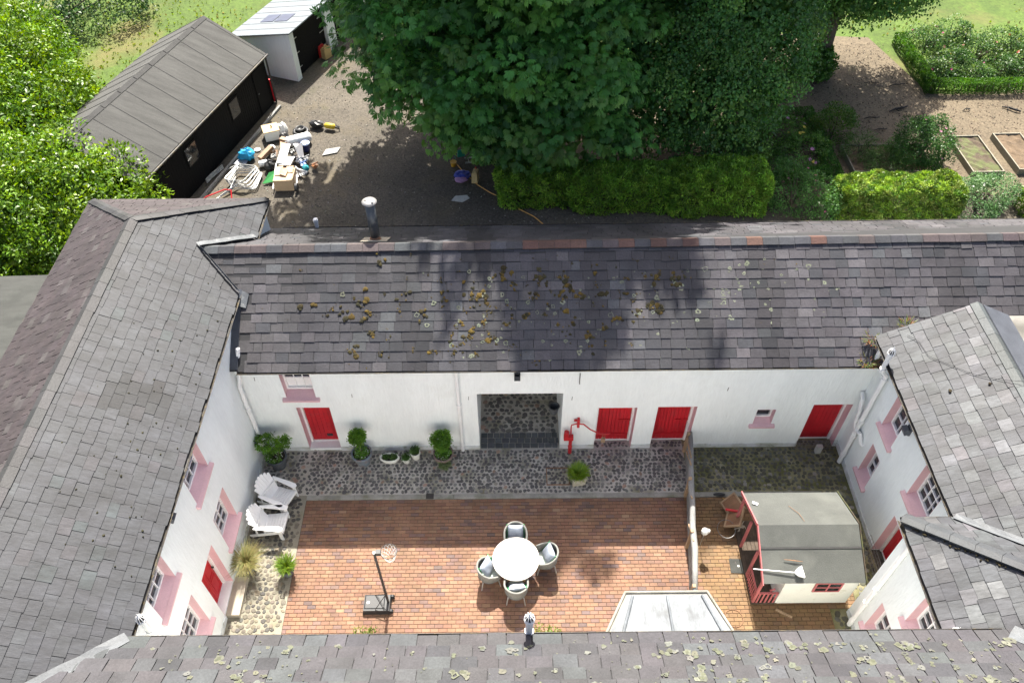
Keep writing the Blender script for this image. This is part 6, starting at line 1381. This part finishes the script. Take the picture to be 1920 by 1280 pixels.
solo(j((.24, .15, .09)).obox((-10.2, 27.85, .2), (.2, .8, .16), (R(8), 0, R(-28))), 'cardboard_roll', 'brown cardboard box lying left of the heap', 'box')
for i, (c, s, r, lab) in enumerate((((-9.55, 28.4, .15), (.3, .5, .2), 10, 'brown carton under the water cylinder'), ((-9.6, 28.7, .25), (.3, .2, .16), -25, 'small tan carton between sack and cylinder'))): solo(j((.30, .18, .10)).obox(c, s, (0, 0, R(r))), 'carton', lab, 'carton')
solo(j((.68, .68, .65)).slab([(-9.1, 28.25, .36), (-8.7, 28.15, .46), (-8.55, 27.5, .24), (-8.72, 27.35, .2), (-8.95, 27.9, .36)], .02), 'plastic_shell', 'curved white plastic shell below the water cylinder', 'plastic')
solo(lump(j((.02, .28, .32)), (-8.38, 26.85, .13), (.14, .14, .14), 12, 7, .03), 'teal_ball', 'teal ball at the right side of the heap', 'ball')
for i in range(7):
    a = R(-70+i*9); p = Vector((-8.85+i*.03, 27.0-i*.06, .12+.02*i)); d = Vector((math.cos(a), math.sin(a), -.08)); c = random.choice([(.62, .62, .60), (.55, .57, .58), (.4, .42, .42)])
    solo(j(c).tube([p, p+d*(.7-.04*i)], .035 if i % 2 else .02, 8), 'plastic_tube', ['white tube pointing at the teal ball', 'thick pale tube under the teal ball', 'thin grey tube in the bundle by the teal ball', 'pale tube in the middle of the bundle', 'thin tube next to the white panel', 'thick white tube nearest the plywood box', 'thin grey tube nearest the plywood box'][i], 'tube', 'junk', 'tubes fanned out on the heap')
for i, (x, y, c, lab) in enumerate(((-8.75, 27.35, (.45, .47, .5), 'grey plastic bracket near the tubes'), (-8.95, 27.55, (.10, .10, .11), 'black plastic part under the white shell'), (-9.5, 27.9, (.07, .06, .05), 'dark wire basket left of the white shell'), (-8.55, 27.1, (.16, .25, .5), 'blue spray bottle by the teal ball'), (-8.5, 27.5, (.6, .6, .57), 'white bottle above the teal ball'), (-9.85, 27.7, (.5, .5, .47), 'small white scrap by the helmet'), (-8.05, 27.0, (.32, .14, .06), 'rusty offcut right of the teal ball'), (-9.15, 28.0, (.3, .31, .3), 'grey metal grille in the middle of the heap'))):
    m_ = j(c).obox((x, y, .12), (.22, .16, .12), (R(random.uniform(-20, 20)), R(random.uniform(-20, 20)), random.uniform(0, 3))); m_.tube([(x-.1, y, .2), (x+.15, y+.12, .24)], .025, 6); m_.obox((x+.1, y-.06, .2), (.1, .1, .06), (.3, .2, 1.)); solo(m_, 'scrap_part', lab, 'scrap')
for i in range(3): solo(j((.2, .12, .07)).tube([(-10.1+i*.06, 28.0-i*.12, .1), (-9.75+i*.05, 27.75, .4), (-9.6, 27.5-i*.1, .42)], .015, 5), 'bent_cane', ['uppermost bent brown cane beside the helmet', 'middle bent brown cane beside the helmet', 'lowest bent brown cane beside the helmet'][i], 'cane')
solo(j((.2, .2, .19)).slab([(-7.9, 27.9, .01), (-7.3, 28.1, .015), (-7.2, 28.5, .012), (-7.8, 28.35, .012)], .006), 'clear_sheet', 'flat translucent plastic sheet right of the heap', 'sheet')
# stacked tubular frames
t0 = Vector((-10.75, 26.15, 0))
LABF = ['topmost tubular metal frame of the stack', 'second tubular metal frame of the stack', 'third tubular metal frame of the stack', 'fourth tubular metal frame of the stack', 'fifth tubular metal frame of the stack', 'lowest tubular metal frame of the stack']
for i in range(6):
    z = .38-.06*i; w, l = .42+.015*i, .50; rz = R(-20+i*3.5); ca, sa_ = math.cos(rz), math.sin(rz); off = Vector((.04*i-.1, -.03*i+.1, 0))
    pts = []
    for (u, v) in ((-w, -l), (-w+.1, -l-.04), (w-.1, -l-.04), (w, -l), (w+.03, -l+.1), (w+.03, l-.1), (w, l), (w-.1, l+.03), (-w+.1, l+.03), (-w, l), (-w-.03, l-.1), (-w-.03, -l+.1)): pts.append(t0+off+Vector((u*ca-v*sa_, u*sa_+v*ca, z+.05*math.sin(u*4+i))))
    solo(MB().tube(pts, .022, 7, closed=True), 'tubular_frame', LABF[i], 'frame', 'tube_metal', 'tubular metal frames stacked by the shed')
for i in range(5): p = Vector((-11.2-.1*i, 25.5-.12*i, .06)); solo(MB().tube([p+Vector((.5, .55, .12)), p, p-Vector((.45, .6, 0))], .02, 6), 'metal_pole', ['first metal pole sticking out of the frame stack', 'second metal pole sticking out of the frame stack', 'third metal pole sticking out of the frame stack', 'fourth metal pole sticking out of the frame stack', 'fifth metal pole sticking out of the frame stack'][i], 'pole', 'tube_metal', 'metal poles beside the frame stack')
for i in range(3): p = Vector((-12.25+.05*i, 26.6-.1*i, .04)); solo(MB().tube([p+Vector((.35, .6, .03)), p, p-Vector((.1, .35, 0))], .03, 6), 'plastic_pipe', ['longest grey pipe along the foot of the shed', 'middle grey pipe along the foot of the shed', 'shortest grey pipe along the foot of the shed'][i], 'pipe', 'tube_metal', 'grey pipes at the foot of the shed')
solo(MB().tube([(-11.7, 26.9, .03), (-11.2, 27.35, .05)], .02, 6).obox((-11.15, 27.4, .05), (.1, .1, .03), (0, 0, .7)), 'hand_trowel', 'small grey trowel in the shadow of the shed', 'trowel', 'tube_metal')
solo(MB().tube([(-12.3, 24.6, .05), (-11.9, 24.8, .3), (-11.2, 25.1, .42), (-10.95, 25.05, .42), (-10.9, 24.7, .2), (-10.85, 24.5, .05)], .028, 8).tube([(-11.1, 24.7, .2), (-10.9, 24.75, .22)], .02, 6), 'hand_trolley', 'red tubular hand trolley behind the cottage roof', 'trolley', 'red_iron')
for x, y in ((-11.9, 27.9), (-11.4, 28.4), (-12.0, 26.1), (-10.9, 26.9), (-7.9, 28.6), (-11.7, 25.3), (-10.3, 25.6)):
    pass
# fuel cans by the garage
def can(label, x, y, c, rz, cap=(.03, .03, .03), s=1.):
    t = thing('fuel_can', label, 'jerry can', (x, y, 0), rz); MB(c).box(-.17*s, .17*s, -.10*s, .10*s, 0, .36*s, .015).build('body', 'junk', t); MB(c).prism([(-.12*s, -.07*s), (.12*s, -.07*s), (.12*s, .07*s), (-.12*s, .07*s)], .36*s, .40*s).build('shoulder', 'junk', t)
    MB(c).tube([(-.08*s, 0, .40*s), (-.06*s, 0, .46*s), (.04*s, 0, .46*s), (.06*s, 0, .40*s)], .016*s, 6).build('handle', 'junk', t); MB(cap).lathe([(.03*s, .40*s), (.03*s, .45*s), (.01*s, .46*s)], 10, (.11*s, 0, 0)).build('cap', 'junk', t)
can('red fuel can against the white garage pillar', -9.22, 36.25, (.42, .025, .02), R(60), s=1.35); can('tan fuel can beside the red one at the garage', -8.90, 36.05, (.52, .36, .16), R(55), s=1.35); can('small dark green can at the foot of the garage pillar', -8.55, 36.45, (.03, .06, .035), R(40), s=.8)
# things under the chestnut
can('tan plastic can with red cap at the edge of the chestnut shadow', -1.42, 26.1, (.55, .43, .22), R(80), (.5, .03, .02), 1.2)
solo(lump(j((.03, .05, .30)), (-1.95, 26.35, .1), (.32, .28, .14), 12, 7, .2), 'compost_bag', 'crumpled blue compost bag beside the tan can', 'bag'); solo(lump(j((.38, .22, .40)), (-2.0, 26.05, .08), (.26, .16, .1), 12, 6, .2), 'compost_bag', 'lilac and white plastic bag in front of the blue bag', 'bag')
solo(MB((.55, .30, .03)).lathe([(.1, 0), (.13, .2), (.14, .21), (.11, .2)], 14, (-2.35, 27.1, 0)), 'toy_bucket', 'yellow bucket under the chestnut leaves', 'bucket'); solo(j((.02, .25, .18)).obox((-2.05, 27.7, .2), (.3, .1, .36), (.3, 0, .3)).tube([(-2.3, 27.6, .0), (-2.35, 27.5, .8)], .015, 5), 'plastic_chair', 'teal plastic chair back under the chestnut leaves', 'chair')
t = thing('metal_ladder', 'aluminium ladder half hidden under the chestnut leaves', 'ladder', (-1.0, 27.5, 0), R(8))
for y in (-.16, .16): MB().bar((-.9, y, .06), (1.1, y, .06), .03, .06).build('rail', 'tube_metal', t)
for i in range(7): MB().tube([(-.75+i*.28, -.16, .06), (-.75+i*.28, .16, .06)], .014, 6).build('rung', 'tube_metal', t)
solo(MB().tube([(-2.4, 27.5, .03), (-1.9, 26.6, .03), (-1.3, 25.75, .03), (-.8, 25.25, .03), (-.1, 24.75, .03), (.35, 24.2, .03), (.9, 23.75, .03), (1.3, 23.2, .03), (1.6, 22.6, .03)], .022, 6), 'garden_hose', 'orange garden hose running over the gravel towards the outbuilding', 'hose', 'hose')
o = MB().prism([(-2.35, 24.85), (-1.9, 24.75), (-1.62, 25.0), (-1.75, 25.2), (-2.2, 25.15)], -.038, -.025).solo('concrete_patch', 'concrete_block'); o['kind'] = 'structure'
t = thing('slatted_bench', 'pale grey slatted bench half hidden behind the laurel hedge', 'bench', (5.95, 26.1, 0), R(3))
for i in range(5): MB().box(-.7, .7, -.25+i*.1, -.165+i*.1, .62, .65).build('slat', 'tube_metal', t)
for x in (-.6, .6): MB().box(x-.03, x+.03, -.2, .2, 0, .62).build('leg', 'tube_metal', t)
